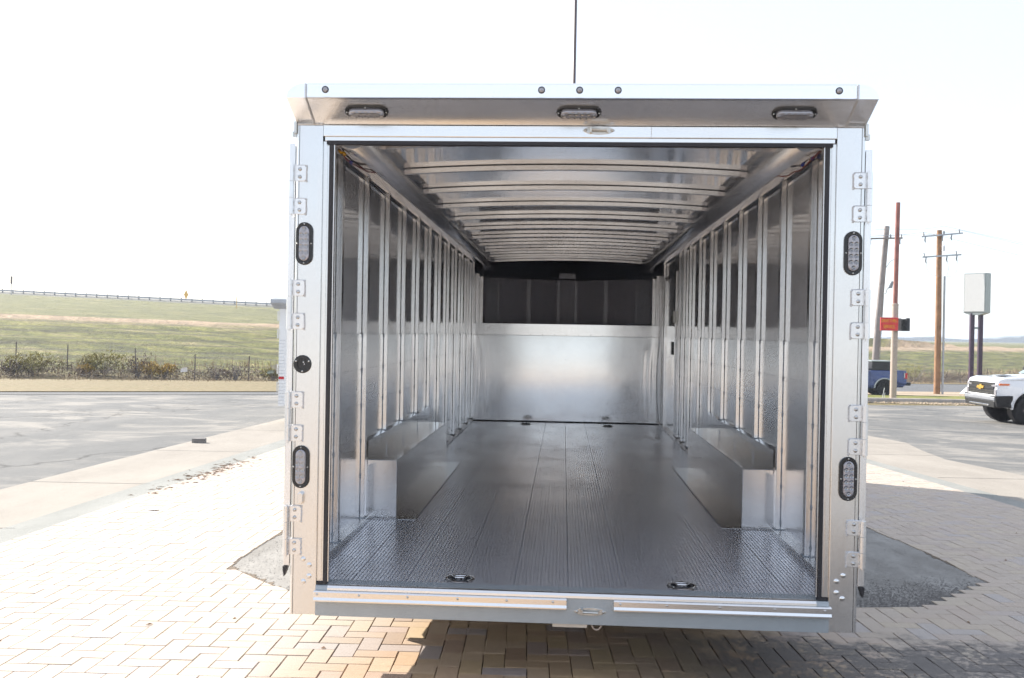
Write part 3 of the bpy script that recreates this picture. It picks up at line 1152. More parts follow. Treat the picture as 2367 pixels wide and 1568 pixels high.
# --- round empty socket on the left post
b = MB()
b.lathe([(0.042, 0.0), (0.042, -0.004), (0.039, -0.006), (0.026, -0.006), (0.0245, -0.0012), (0.0, -0.0008)], (-1.2475, 0, 1.461), 'y', 28)
sk = b.build('round_socket', M['blackplastic'], T, smooth=False)
for a in (25, 155, 270):
    b = MB()
    x, z = -1.2475 + 0.033 * math.cos(R(a)), 1.461 + 0.033 * math.sin(R(a))
    b.lathe([(0.0, -0.0085), (0.003, -0.008), (0.0045, -0.006)], (x, 0, z), 'y', 8)
    b.build('screw', M['cast'], sk, smooth=True)
b = MB()
b.lathe([(0.0, -0.004), (0.003, -0.0035), (0.004, -0.001)], (-1.243, 0, 1.470), 'y', 8)
b.lathe([(0.0, -0.004), (0.0025, -0.0035), (0.003, -0.001)], (-1.239, 0, 1.461), 'y', 8)
b.build('contact_pin', M['chrome'], sk)
b = MB()
b.prism([(-1.256, 0.815), (-1.236, 0.815), (-1.232, 0.825), (-1.232, 0.862), (-1.244, 0.872), (-1.256, 0.862)], -0.022, 0.0, 'y')
b.build('holdback_block', M['frame'], T, bevel=0.003)

# --- folded back rear doors and their hinges
HL = ((2.382, 2.152), (1.851, 1.620), (1.333, 1.102), (0.805, 0.576))
HR = ((2.366, 2.143), (1.843, 1.620), (1.325, 1.099), (0.808, 0.594))
for s, hs, z0, z1 in ((-1, HL, 0.515, 2.488), (1, HR, 0.500, 2.474)):
    b = MB()
    b.box(s * 1.3035, s * 1.3345, 0.030, 1.16, z0, z1)
    dr = b.build('rear_door', M['door'], T, bevel=0.003)
    b = MB()
    b.box(s * 1.3005, s * 1.3034, 0.036, 0.050, z0 + 0.01, z1 - 0.01)
    b.build('door_seal_strip', M['rubber'], dr)
    b = MB()
    b.prism([(s * 1.310, z0 - 0.001), (s * 1.334, z0 - 0.001), (s * 1.328, z0 - 0.048), (s * 1.322, z0 - 0.036)], 0.02, 0.055, 'y')
    b.build('rubber_flap', M['rubber'], dr)
    for zt1, zb1 in hs:
        h3 = (zt1 - zb1) / 3
        b = MB()
        for k in range(3):
            b.tube([(s * 1.3095, -0.013, zb1 + k * h3 + 0.0012), (s * 1.3095, -0.013, zb1 + (k + 1) * h3 - 0.0012)], 0.0138, 14)
        b.tube([(s * 1.3095, -0.013, zb1 - 0.007), (s * 1.3095, -0.013, zt1 + 0.006)], 0.0055, 8)
        hg = b.build('hinge', M['hinge'], T, smooth=False)
        for q in (0, 2):
            za = zb1 + q * h3 + 0.002
            zb_ = za + h3 - 0.004
            b = MB()
            b.prism([(s * 1.306, za), (s * 1.250, za), (s * 1.243, za + 0.008), (s * 1.243, zb_ - 0.008), (s * 1.250, zb_), (s * 1.306, zb_)], -0.0065, -0.0002, 'y')
            pl = b.build('hinge_plate', M['hinge'], hg, bevel=0.0015)
            b = MB()
            for zz in (za + h3 * 0.26, za + h3 * 0.72):
                b.lathe([(0.0, -0.0135), (0.0055, -0.013), (0.0085, -0.010), (0.0085, -0.0066)], (s * 1.272, 0, zz), 'y', 10)
            b.build('bolt', M['bolt'], hg, smooth=True)
            b = MB()
            rw = random.Random(int(za * 1000))
            zz = za
            while zz < zb_:
                b.lathe([(0.0, -0.0075), (0.004, -0.0055), (0.005, 0.0)], (s * (1.2425 + rw.uniform(-0.0012, 0.0012)), 0, zz), 'y', 6)
                zz += 0.0065
            b.tube([(s * 1.244, -0.003, zb_), (s * 1.27, -0.004, zb_ + 0.001), (s * 1.295, -0.003, zb_)], 0.0032, 5)
            b.build('weld_bead', M['weld'], hg)

# --- sill: rounded nose, channel, two rub rails, strikers
b = MB()
b.prism([(0.10, 0.44), (0.006, 0.4405), (-0.004, 0.438), (-0.010, 0.432), (-0.013, 0.421), (-0.013, 0.300), (0.10, 0.300)], -1.1675, 1.1675, 'x')
sill = b.build('sill_channel', M['sillpaint'], T, bevel=0.001)
b = MB()
b.prism([(0.012, 0.4425), (0.0, 0.4435), (-0.008, 0.4395), (-0.0155, 0.430), (-0.0165, 0.420), (-0.0135, 0.4205), (-0.0128, 0.430), (-0.005, 0.4385), (0.012, 0.4412)], -1.112, 1.112, 'x')
b.build('threshold_nose', M['frame_h'], sill, smooth=False)
for xa, xb, scr in ((-1.172, -0.0068, (-1.155, -0.96, -0.735, -0.505, -0.28, -0.07)), (0.206, 1.175, (0.235, 0.445, 0.68, 0.925, 1.145))):
    b = MB()
    b.prism([(-0.0135, 0.419), (-0.027, 0.419), (-0.032, 0.413), (-0.032, 0.390), (-0.036, 0.378), (-0.036, 0.371), (-0.0135, 0.371)], xa, xb, 'x')
    rl = b.build('rub_rail', M['frame_h'], T, bevel=0.0015)
    for x in scr:
        b = MB()
        b.lathe([(0.0, -0.0045), (0.0035, -0.004), (0.006, 0.0)], (x, -0.032, 0.404), 'y', 10)
        b.build('screw', M['bolt'], rl, smooth=True)


def striker(x, y, z):
    b = MB()
    pr_ = []
    for k in range(24):
        a = 2 * PI * k / 24
        c_, s_ = math.cos(a), math.sin(a)
        pr_.append((x + 0.073 * c_ * (0.9 + 0.1 * abs(c_)), z + 0.0185 * s_ * (1.0 if abs(c_) < 0.8 else 0.8)))
    b.prism(pr_, y - 0.004, y, 'y')
    st = b.build('latch_striker', M['cast'], T, bevel=0.0012)
    b = MB()
    b.prism([(y - 0.004, z - 0.016), (y - 0.026, z - 0.012), (y - 0.028, z + 0.012), (y - 0.004, z + 0.016)], x - 0.040, x - 0.033, 'x')
    b.prism([(y - 0.004, z - 0.012), (y - 0.020, z - 0.010), (y - 0.022, z + 0.008), (y - 0.004, z + 0.012)], x + 0.036, x + 0.042, 'x')
    b.tube([(x - 0.034, y - 0.018, z), (x + 0.037, y - 0.016, z - 0.002)], 0.0055, 10)
    b.build('striker_bar', M['cast'], st)
    for dx in (-0.059, 0.060):
        b = MB()
        b.lathe([(0.0, -0.0095), (0.005, -0.009), (0.007, -0.004)], (x + dx, y, z), 'y', 10)
        b.build('bolt', M['bolt'], st, smooth=True)


striker(0.099, -0.0125, 0.361)
striker(0.101, 0.0, 2.5495)
b = MB()
b.box(-0.070, 0.088, -0.004, 0.04, 0.283, 0.2985)
b.build('tail_plate', M['cast'], T)
b = MB()
pts = []
for k in range(11):
    a = PI + PI * k / 10
    pts.append((0.131 + 0.021 * math.cos(a), 0.004 - 0.004 * math.sin(a), 0.298 + 0.026 * math.sin(a)))
b.tube(pts, 0.0042, 8)
b.build('pull_ring', M['beige'], T, smooth=True)

# --- floor: extruded planks, each with its ribs
NP = 10
xa, xb = -PX, PX
pw = (xb - xa) / NP
for k in range(NP):
    x0 = xa + k * pw
    prof = [(x0 + 0.0010, FZ - 0.024), (x0 + 0.0010, FZ - 0.002)]
    nr = 14
    g = (pw - 0.004) / nr
    for q in range(nr):
        a = x0 + 0.002 + q * g
        prof += [(a + 0.0005, FZ), (a + g * 0.72, FZ), (a + g * 0.76, FZ - 0.007), (a + g * 0.96, FZ - 0.007)]
    prof += [(x0 + pw - 0.0010, FZ - 0.002), (x0 + pw - 0.0010, FZ - 0.024)]
    b = MB()
    b.strip(prof, 0.101 if abs(x0 + pw / 2) > 1.2 else 0.013, 8.20, 'y')
    o = b.build('floor_plank', M['floor'], T)
    for p in o.data.polygons:
        if p.normal.z < -0.1:
            p.flip()
b = MB()
b.box(-PX, PX, 0.02, 9.3, FZ - 0.06, FZ - 0.026)
b.build('underfloor', M['groove'], T)
for k in range(16):
    b = MB()
    b.box(-1.27, 1.27, 0.30 + k * 0.6, 0.36 + k * 0.6, 0.30, FZ - 0.062)
    b.build('crossmember', M['plank'], T)

# --- side walls
ZB = (0.525, 0.740, 0.955, 1.170, 1.385, 1.600)
belt = 1.600
for s in (-1, 1):
    # outer skin with a raised tail edge
    b = MB()
    b.prism([(0.101, 0.52), (0.62, 0.50), (1.08, 0.355), (9.98, 0.355), (9.98, 2.66), (0.101, 2.66)], s * 1.2805, s * 1.2945, 'x')
    b.build('outer_skin', M['white'], T)
    zl = FZ + 0.003
    for zz in ZB:
        b = MB()
        b.prism([(PX * s - s * 0.004, zl + 0.0012), (PX * s - s * 0.004, zz - 0.0012), (PX * s, zz + 0.0005), (PX * s, zl - 0.0005)][::1], 0.11, 8.19, 'y')
        b.build('wall_plank', M['plank'], T)
        zl = zz
    ys = [0.11] + [y for y in STY] + [8.19]
    for q in range(len(ys) - 1):
        b = MB()
        b.box(s * PX, s * (PX + 0.003), ys[q] + 0.0008, ys[q + 1] - 0.0008, belt + 0.001, 2.575)
        b.build('upper_panel', M['wallpanel'], T)
    # top rail and strip towards the roof
    b = MB()
    b.prism([(s * 1.2795, 2.530), (s * 1.262, 2.530), (s * 1.257, 2.560), (s * 1.15, 2.598), (s * 1.06, 2.602), (s * 1.06, 2.63), (s * 1.2795, 2.645)], 0.101, 8.5, 'y')
    b.build('top_rail', M['stud'], T)
    # bottom rail
    b = MB()
    b.prism([(s * 1.2705, FZ + 0.0015), (s * 1.228, FZ + 0.0015), (s * 1.228, FZ + 0.030), (s * 1.230, FZ + 0.032), (s * 1.2705, FZ + 0.032)], 0.101, 1.548, 'y')
    b.build('base_rail', M['cove'], T)
    b = MB()
    b.prism([(s * 1.2705, FZ + 0.0015), (s * 1.226, FZ + 0.0015), (s * 1.226, FZ + 0.016), (s * 1.2705, FZ + 0.030)], 4.08, 8.18, 'y')
    b.build('base_rail', M['cove'], T)
    # cove tube
    b = MB()
    pr_ = [(s * 1.033 + 0.0595 * math.cos(2 * PI * k / 36), 2.520 + 0.0595 * math.sin(2 * PI * k / 36)) for k in range(36)]
    b.prism(pr_, 0.012, 8.25, 'y')
    ct = b.build('cove_tube', M['cove'], T, smooth=False)
    for p in ct.data.polygons:
        p.use_smooth = len(p.vertices) == 4
    b = MB()
    b.prism([(s * 1.033 + 0.0593 * math.cos(2 * PI * k / 36), 2.520 + 0.0593 * math.sin(2 * PI * k / 36)) for k in range(36)], 0.0105, 0.0118, 'y')
    b.build('end_cap', M['tubeend'], ct)
    # studs
    if s < 0:
        lst = STY[:]
    else:
        lst = STY[:8] + [5.92, 6.31, 7.90]
    for n_, y in enumerate(lst):
        inbox = 1.55 < y < 4.08
        zb_ = 0.945 if inbox else FZ + 0.034
        b = MB()
        b.prism([(s * (PX - 0.0042), y), (s * (PX - 0.031), y), (s * (PX - 0.033), y + 0.002), (s * (PX - 0.033), y + 0.050), (s * (PX - 0.0042), y + 0.052)], zb_, 2.558, 'z')
        st = b.build('wall_stud', M['stud'], T)
        # sealant with a clip at each plank joint
        b = MB()
        xx = s * (PX - 0.0045)
        zc = [zb_] + [z for z in ZB[:-1] if z > zb_ + 0.03] + [belt]
        b.prism([(y - 0.0032, zb_), (y - 0.0005, zb_), (y - 0.0005, belt), (y - 0.0032, belt)], xx, xx - s * 0.003, 'x')
        for zc_ in zc[1:]:
            b.prism([(y - 0.0033, zc_ - 0.024), (y - 0.009, zc_ - 0.012), (y - 0.0095, zc_ - 0.002), (y - 0.0033, zc_ + 0.006)], xx, xx - s * 0.004, 'x')
        b.build('sealant', M['sealant'], st)
        b = MB()
        b.box(s * (PX - 0.040), s * (PX - 0.0045), y - 0.006, y + 0.058, zb_ - 0.006, zb_ + 0.003)
        b.build('stud_foot', M['sealant'], st)

# --- roof skin and bows
def arch(x, z0=2.592, rise=0.033, half=1.0):
    return z0 - rise * (x / half) ** 2


N_ = 24
xsr = [-1.06 + 2.12 * k / N_ for k in range(N_ + 1)]
b = MB()
b.strip([(x, arch(x)) for x in xsr], 0.10, 8.30, 'y')
b.build('ceiling_skin', M['skin'], T, smooth=True)
b = MB()
b.prism([(-1.294, 2.662), (1.294, 2.662), (1.2, 2.70), (0.6, 2.735), (-0.6, 2.735), (-1.2, 2.70)], 0.03, 10.0, 'y')
b.build('roof_skin', M['white'], T)
for n_ in range(11):
    y = 0.351 + 0.734 * n_
    b = MB()
    xs_ = [-0.942 + 1.884 * k / 16 for k in range(17)]
    pts_t = [(x, arch(x) - 0.0006) for x in xs_]
    pts_b = [(x, arch(x) - 0.0305) for x in xs_]
    b.prism(pts_b + pts_t[::-1], y, y + 0.045, 'y')
    bw_ = b.build('roof_bow', M['bow'], T)
    b = MB()
    b.strip([(x, arch(x) - 0.0035) for x in xs_], y - 0.0015, y - 0.0005, 'y')
    b.prism([(x, arch(x) - 0.0045) for x in xs_] + [(x, arch(x) - 0.0010) for x in xs_][::-1], y - 0.0015, y - 0.0002, 'y')
    b.build('bow_joint', M['groove'], bw_)
    for s in (-1, 1):
        b = MB()
        b.box(s * 0.943, s * 0.98, y + 0.006, y + 0.026, arch(1.0) - 0.030, arch(1.0) - 0.004)
        b.build('bow_bracket', M['nosepost'], bw_)

# --- wheel boxes
for s in (-1, 1):
    xi, xo, xf = 1.076, 1.238, 0.951
    y0, y1, h = 1.552, 4.06, FZ + 0.364
    b = MB()
    b.box(s * xi, s * (xi + 0.004), y0, y1, FZ + 0.001, h)
    b.box(s * xi, s * xo, y1 - 0.001, y1 + 0.003, FZ + 0.001, h)
    b.box(s * xi, s * (xo + 0.002), y0 - 0.003, y1 + 0.003, h + 0.0005, h + 0.004)
    wb = b.build('wheel_box', M['box'], T)
    b = MB()
    b.box(s * xi, s * xo, y0 - 0.004, y0 - 0.0032, FZ + 0.001, h + 0.003)
    b.build('box_end', M['boxend'], wb)
    b = MB()
    b.box(s * xf, s * xi, y0 - 0.03, y1 + 0.05, FZ + 0.001, FZ + 0.0045)
    b.build('floor_flange', M['flange'], wb)
    b = MB()
    b.prism([(s * xo, h - 0.02), (s * (xo + 0.003), h - 0.02), (s * (xo + 0.003), h + 0.133), (s * 1.2705, h + 0.139), (s * 1.2705, h + 0.142), (s * xo, h + 0.136)], y0 - 0.10, y1 + 0.003, 'y')
    b.build('upstand', M['box'], wb)
    b = MB()
    b.box(s * xo, s * (xo + 0.030), y0 - 0.006, y0 + 0.002, FZ + 0.03, h + 0.02)
    b.build('corner_angle', M['stud'], wb)
    b = MB()
    rw = random.Random(9)
    for (p0, p1) in (((xi, y0 - 0.003, h + 0.003), (xo, y0 - 0.003, h + 0.003)), ((xf, y0 - 0.031, FZ + 0.003), (xo, y0 - 0.031, FZ + 0.003)), ((xi, y0 - 0.003, FZ), (xi, y0 - 0.003, h + 0.003)), ((xf - 0.002, y0 - 0.03, FZ + 0.003), (xf - 0.002, y1 + 0.05, FZ + 0.003)), ((xi, y0, h + 0.004), (xi, y1, h + 0.004))):
        L = math.dist(p0, p1)
        n_ = max(6, int(L / 0.012))
        pts, rr = [], []
        for k in range(n_ + 1):
            t = k / n_
            pts.append((s * (p0[0] + (p1[0] - p0[0]) * t) + rw.uniform(-0.0006, 0.0006), p0[1] + (p1[1] - p0[1]) * t, p0[2] + (p1[2] - p0[2]) * t + rw.uniform(-0.0004, 0.0006)))
            rr.append(rw.uniform(0.0022, 0.0042) if L < 1 else rw.uniform(0.0012, 0.002))
        b.tube(pts, rr, 5)
    b.build('weld_bead', M['weld'], wb)
    # filler posts between the box and the studs
    for y in (2.05, 2.72, 3.40):
        b = MB()
        b.box(s * (xo - 0.004), s * (xo - 0.001), y, y + 0.006, h + 0.004, h + 0.06)
        b.build('gusset', M['weld'], wb)

# --- tie-down rings
for x, y in ((-0.520, 0.185), (0.538, 0.180)):
    b = MB()
    b.lathe([(0.050, -0.010), (0.054, 0.001), (0.060, 0.0045), (0.070, 0.0045), (0.074, 0.0005)], (x, y, FZ), 'z', 32)
    dr = b.build('tie_down_ring', M['chrome'], T, smooth=True)
    b = MB()
    b.lathe([(0.0, -0.0015), (0.030, 0.0005), (0.0545, 0.0022)], (x, y, FZ), 'z', 28)
    b.build('recess_cup', M['blackcloth'], dr, smooth=True)
    b = MB()
    pts = [(x - 0.036 * math.cos(PI * k / 10), y + 0.028 - 0.050 * math.sin(PI * k / 10), FZ + 0.006 + 0.004 * math.sin(PI * k / 10)) for k in range(11)]
    b.tube(pts, 0.005, 8)
    b.tube([(x - 0.040, y + 0.028, FZ + 0.006), (x + 0.040, y + 0.028, FZ + 0.006)], 0.004, 8)
    b.build('ring', M['chrome'], dr, smooth=True)
    for a in (45, 135, 225, 315):
        b = MB()
        b.lathe([(0.0045, 0.0045), (0.003, 0.0075), (0.0, 0.008)], (x + 0.065 * math.cos(R(a)), y + 0.065 * math.sin(R(a)), FZ), 'z', 8)
        b.build('screw', M['cast'], dr, smooth=True)
for x, y in ((-0.513, 7.81), (0.548, 7.77)):
    b = MB()
    b.box(x - 0.070, x + 0.070, y - 0.045, y + 0.045, FZ + 0.0005, FZ + 0.005)
    dr = b.build('tie_down_ring', M['cast'], T, bevel=0.002)
    b = MB()
    b.box(x - 0.055, x + 0.055, y - 0.034, y + 0.034, FZ + 0.0055, FZ + 0.007)
    b.build('recess_cup', M['rubber'], dr)
    b = MB()
    b.tube([(x - 0.05, y + 0.02, FZ + 0.01), (x - 0.04, y - 0.02, FZ + 0.016), (x + 0.04, y - 0.02, FZ + 0.016), (x + 0.05, y + 0.02, FZ + 0.01)], 0.006, 6)
    b.build('ring', M['cast'], dr)

# --- bulkhead at the front with its upper band
HY = 8.18
b = MB()
nx, nz = 90, 14
vs = []
for j in range(nz + 1):
    for i in range(nx + 1):
        x = -1.243 + 2.486 * i / nx
        z = FZ + 0.002 + (1.602 - FZ - 0.002) * j / nz
        e = abs(x) / 1.243
        bulge = -0.014 * math.sin(PI * j / nz) * (1 - e ** 3)
        side = 0.0045 * math.sin(PI * j / nz) * max(0, e - 0.72) / 0.28 * math.sin((e - 0.72) * 88 + 2.6 * math.sin(PI * j / nz))
        vs.append((x, HY + bulge + side, z))
b.add(vs, [(j * (nx + 1) + i, j * (nx + 1) + i + 1, (j + 1) * (nx + 1) + i + 1, (j + 1) * (nx + 1) + i) for j in range(nz) for i in range(nx)])
bk = b.build('bulkhead_panel', M['halfwall'], T, smooth=True)
b = MB()
b.box(-1.244, 1.244, HY - 0.006, HY + 0.03, 1.594, 1.747)
bb_ = b.build('bulkhead_band', M['halfwall'], T)
for k in range(15):
    b = MB()
    b.lathe([(0.0, -0.004), (0.006, 0.0)], (-1.12 + k * 0.16, HY - 0.006, 1.606), 'y', 6)
    b.build('screw', M['groove'], bb_)
b = MB()
b.box(-1.243, 1.243, HY - 0.0075, HY - 0.0062, 1.592, 1.5955)
b.build('band_joint', M['groove'], bb_)
b = MB()
b.box(-1.243, 1.243, HY - 0.040, HY - 0.006, FZ + 0.001, FZ + 0.009)
b.build('floor_joint', M['groove'], bk)
for x, z in ((0.56, 1.050), (0.695, 1.050), (0.56, 0.886), (0.695, 0.883), (0.558, 0.706), (0.691, 0.700), (0.563, 0.519), (0.6945, 0.518), (-0.008, 1.277)):
    b = MB()
    b.lathe([(0.0, -0.047), (0.004, -0.046), (0.005, -0.01)], (x, HY, z), 'y', 8)
    b.build('screw', M['groove'], bk)

# --- nose behind the bulkhead
nose = [(-1.275, 8.20), (-1.275, 8.42), (-1.125, 8.62), (-0.965, 8.68), (-0.115, 9.06), (0.115, 9.06), (0.965, 8.68), (1.125, 8.62), (1.275, 8.42), (1.275, 8.20)]
for (ax, ay), (bx, by) in zip(nose, nose[1:]):
    b = MB()
    L = math.hypot(bx - ax, by - ay)
    nx_, ny_ = (by - ay) / L * 0.01, -(bx - ax) / L * 0.01
    b.add([(ax, ay, FZ), (bx, by, FZ), (bx, by, 2.60), (ax, ay, 2.60), (ax - nx_, ay - ny_, FZ), (bx - nx_, by - ny_, FZ), (bx - nx_, by - ny_, 2.60), (ax - nx_, ay - ny_, 2.60)], [(0, 1, 2, 3), (7, 6, 5, 4), (0, 4, 5, 1), (1, 5, 6, 2), (2, 6, 7, 3), (3, 7, 4, 0)])
    b.build('nose_panel', M['nosepost'] if L < 0.2 else M['nose'], T)


def nose_at(t, x):
    for (ax, ay), (bx, by) in zip(nose, nose[1:]):
        if ax <= x <= bx and bx > ax:
            return ay + (by - ay) * (x - ax) / (bx - ax) - t
    return 8.6


for x, w2, mt, d in ((-0.955, 0.012, 'nosepost', 0.02), (-0.54, 0.030, 'nosepost', 0.03), (-0.125, 0.020, 'nosepost', 0.03), (0.125, 0.020, 'nosepost', 0.03), (0.54, 0.030, 'nosepost', 0.03), (0.955, 0.012, 'nosepost', 0.02)):
    yy = nose_at(0.012, x)
    b = MB()
    b.box(x - w2, x + w2, yy - d, yy - 0.002, FZ, 2.38)
    b.build('nose_post', M[mt], T)
# header of the nose follows the wedge
for s in (-1, 1):
    b = MB()
    ax, ay, bx, by = s * 1.275, 8.36, s * 0.0, 8.98
    b.add([(ax, ay, 2.385), (bx, by, 2.385), (bx, by, 2.60), (ax, ay, 2.60), (ax, ay + 0.12, 2.385), (bx, by + 0.12, 2.385), (bx, by + 0.12, 2.60), (ax, ay + 0.12, 2.60)], [(0, 1, 2, 3), (7, 6, 5, 4), (0, 4, 5, 1), (1, 5, 6, 2), (2, 6, 7, 3), (3, 7, 4, 0)])
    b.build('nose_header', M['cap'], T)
b = MB()
b.box(-0.115, 0.115, 8.86, 8.96, 2.40, 2.47)
b.build('header_bracket', M['nosepost'], T)
b = MB()
b.box(-0.05, 0.05, 8.80, 8.95, 2.471, 2.59)
b.build('header_bracket', M['rubber'], T)
b = MB()
b.box(-1.275, 1.275, 8.31, 9.3, 2.600, 2.62)
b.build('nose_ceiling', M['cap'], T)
b = MB()
b.box(-1.275, 1.275, 8.21, 9.3, FZ - 0.02, FZ)
b.build('nose_floor', M['nosepost'], T)
for s in (-1, 1):
    for k, y in enumerate((8.24, 8.33, 8.42)):
        b = MB()
        b.box(s * (PX - 0.035 - 0.045 * k), s * (PX - 0.004), y, y + 0.03, FZ, 2.42)
        b.build('nose_stud', M['stud'], T)
    b = MB()
    b.prism([(s * 0.99, 2.46), (s * 1.15, 2.46), (s * 1.15, 2.60), (s * 0.99, 2.60)], 8.26, 8.6, 'y')
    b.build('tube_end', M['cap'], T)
# closed outer nose
b = MB()
b.prism([(-1.294, 9.98), (-0.3, 10.6), (0.3, 10.6), (1.294, 9.98)], 0.36, 2.69, 'z')
b.build('outer_nose', M['white'], T)

# --- side door on the right wall
b = MB()
b.box(PX - 0.012, PX - 0.005, 6.52, 7.70, 0.47, 2.30)
sd = b.build('side_door', M['plank'], T)
b = MB()
b.box(PX - 0.0135, PX - 0.0122, 6.54, 7.68, 1.60, 2.29)
b.build('door_upper_panel', M['wallpanel'], sd)
b = MB()
b.box(PX - 0.030, PX - 0.004, 7.705, 7.75, 0.45, 2.36)
b.box(PX - 0.050, PX - 0.004, 6.45, 6.50, 0.45, 2.36)
b.box(PX - 0.030, PX - 0.004, 6.505, 7.70, 2.305, 2.36)
b.build('door_frame', M['stud'], sd)
b = MB()
b.box(PX - 0.058, PX - 0.051, 6.42, 6.445, 1.90, 2.36)
b.build('seal_strip', M['rubber'], sd)
b = MB()
b.prism([(6.62, 1.40), (6.72, 1.40), (6.74, 1.43), (6.74, 1.55), (6.62, 1.55)], PX - 0.012, PX - 0.06, 'x')
b.build('door_latch', M['blackplastic'], sd)
b = MB()
b.box(PX - 0.085, PX - 0.034, 6.36, 6.42, 1.77, 1.90)
b.build('switch_box', M['cast'], T)
b = MB()
b.box(PX - 0.10, PX - 0.0855, 6.37, 6.40, 1.76, 1.84)
b.build('switch_lever', M['blackplastic'], T)

# --- loose wiring in both upper corners
rwv = random.Random(21)


def sag(p0, p1, drop, n=10, wob=0.006):
    out = []
    for k in range(n + 1):
        t = k / n
        out.append((p0[0] + (p1[0] - p0[0]) * t + rwv.uniform(-wob, wob), p0[1] + (p1[1] - p0[1]) * t, p0[2] + (p1[2] - p0[2]) * t - drop * 4 * t * (1 - t) + rwv.uniform(-wob, wob)))
    return out


for s in (-1, 1):
    runs = [((1.135, 0.13, 2.487), (1.05, 0.80, 2.557), 0.045, 'wire_grey'), ((1.125, 0.13, 2.482), (1.03, 0.95, 2.562), 0.075, 'wire_red'),
            ((1.12, 0.14, 2.492), (1.08, 0.55, 2.562), 0.02, 'wire_grey'), ((1.13, 0.13, 2.477), (1.06, 0.70, 2.562), 0.055, 'rubber'), ((1.115, 0.15, 2.482), (1.04, 1.05, 2.55), 0.05, 'rubber')]
    if s > 0:
        runs = runs[:4]
    for p0, p1, dr_, mt in runs:
        b = MB()
        b.tube([(s * x, y, z) for x, y, z in sag(p0, p1, dr_)], 0.0035, 6)
        b.build('wire', M[mt], T, smooth=True)
    cons = [((1.128, 0.135, 2.482), (1.118, 0.150, 2.467), 'yellow'), ((1.112, 0.150, 2.474), (1.104, 0.165, 2.460), 'yellow'), ((1.068, 0.20, 2.474), (1.052, 0.21, 2.468), 'blue'), ((1.092, 0.22, 2.444), (1.086, 0.23, 2.430), 'blue')]
    if s > 0:
        cons = [((1.12, 0.20, 2.474), (1.11, 0.21, 2.464), 'blue'), ((1.10, 0.30, 2.467), (1.092, 0.32, 2.452), 'blue'), ((1.135, 0.16, 2.482), (1.130, 0.17, 2.464), 'blue')]
    for p0, p1, mt in cons:
        b = MB()
        b.tube([(s * p0[0], p0[1], p0[2]), (s * (p0[0] + p1[0]) / 2, (p0[1] + p1[1]) / 2, (p0[2] + p1[2]) / 2), (s * p1[0], p1[1], p1[2])], [0.005, 0.008, 0.006], 8)
        b.build('wire_connector', M[mt], T, smooth=True)

# --- running gear, in the dark under the boxes
for s in (-1, 1):
    for y in (2.30, 3.28):
        zc = G(0, y) + 0.35
        b = MB()
        b.lathe([(0.20, -0.08), (0.33, -0.08), (0.35, -0.05), (0.35, 0.05), (0.33, 0.08), (0.20, 0.08), (0.20, -0.08)], (s * 1.175, y, zc), 'x', 28)
        wh = b.build('wheel', M['tyre'], T, smooth=False)
        b = MB()
        b.lathe([(0.0, 0.02 * s), (0.08, 0.03 * s), (0.15, 0.0), (0.20, 0.06 * s)], (s * 1.175, y, zc), 'x', 20)
        b.build('rim', M['cast'], wh)
for y in (2.30, 3.28):
    b = MB()
    b.tube([(-1.06, y, G(0, y) + 0.35), (1.06, y, G(0, y) + 0.35)], 0.04, 8)
    b.build('axle', M['groove'], T)
b = MB()
b.box(-0.06, 0.06, 10.6, 11.9, 0.30, 0.42)
b.build('tongue', M['groove'], T)
b = MB()
b.tube([(0, 11.7, G(0, 11.7)), (0, 11.7, 0.42)], 0.03, 8)
b.build('jack_stand', M['cast'], T)

# pale grit scattered on the floor planks
b = MB()
rgf = random.Random(17)
for k in range(130):
    x, y = rgf.uniform(-1.1, 1.1), rgf.triangular(0.1, 6.0, 0.5)
    if abs(x) > 0.93 and y > 1.45:
        continue
    s_ = rgf.uniform(0.0012, 0.0032)
    z = FZ + 0.0008
    b.add([(x - s_, y, z), (x, y - s_, z), (x + s_, y, z), (x, y + s_, z), (x, y, z + s_)], [(0, 1, 4), (1, 2, 4), (2, 3, 4), (3, 0, 4)])
tag(b.build('floor_grit', M['litter']), kind='stuff')

# ------------------------------------------------------------------ BACKGROUND
def text_part(s_, size, mat, parent, loc, rot, ext=0.004, name='lettering', sx=1.0):
    cu = bpy.data.curves.new(name, 'FONT')
    cu.body = s_
    cu.size = size
    cu.extrude = ext
    cu.align_x = 'CENTER'
    cu.align_y = 'CENTER'
    cu.materials.append(mat)
    tmp = bpy.data.objects.new(name + '_src', cu)
    col.objects.link(tmp)
    bpy.context.view_layer.update()
    me = bpy.data.meshes.new_from_object(tmp.evaluated_get(bpy.context.evaluated_depsgraph_get()))
    bpy.data.objects.remove(tmp)
    o = bpy.data.objects.new(name, me)
    col.objects.link(o)
    o.parent = parent
    o.location = loc
    o.rotation_euler = rot
    o.scale = (sx, 1, 1)
    return o


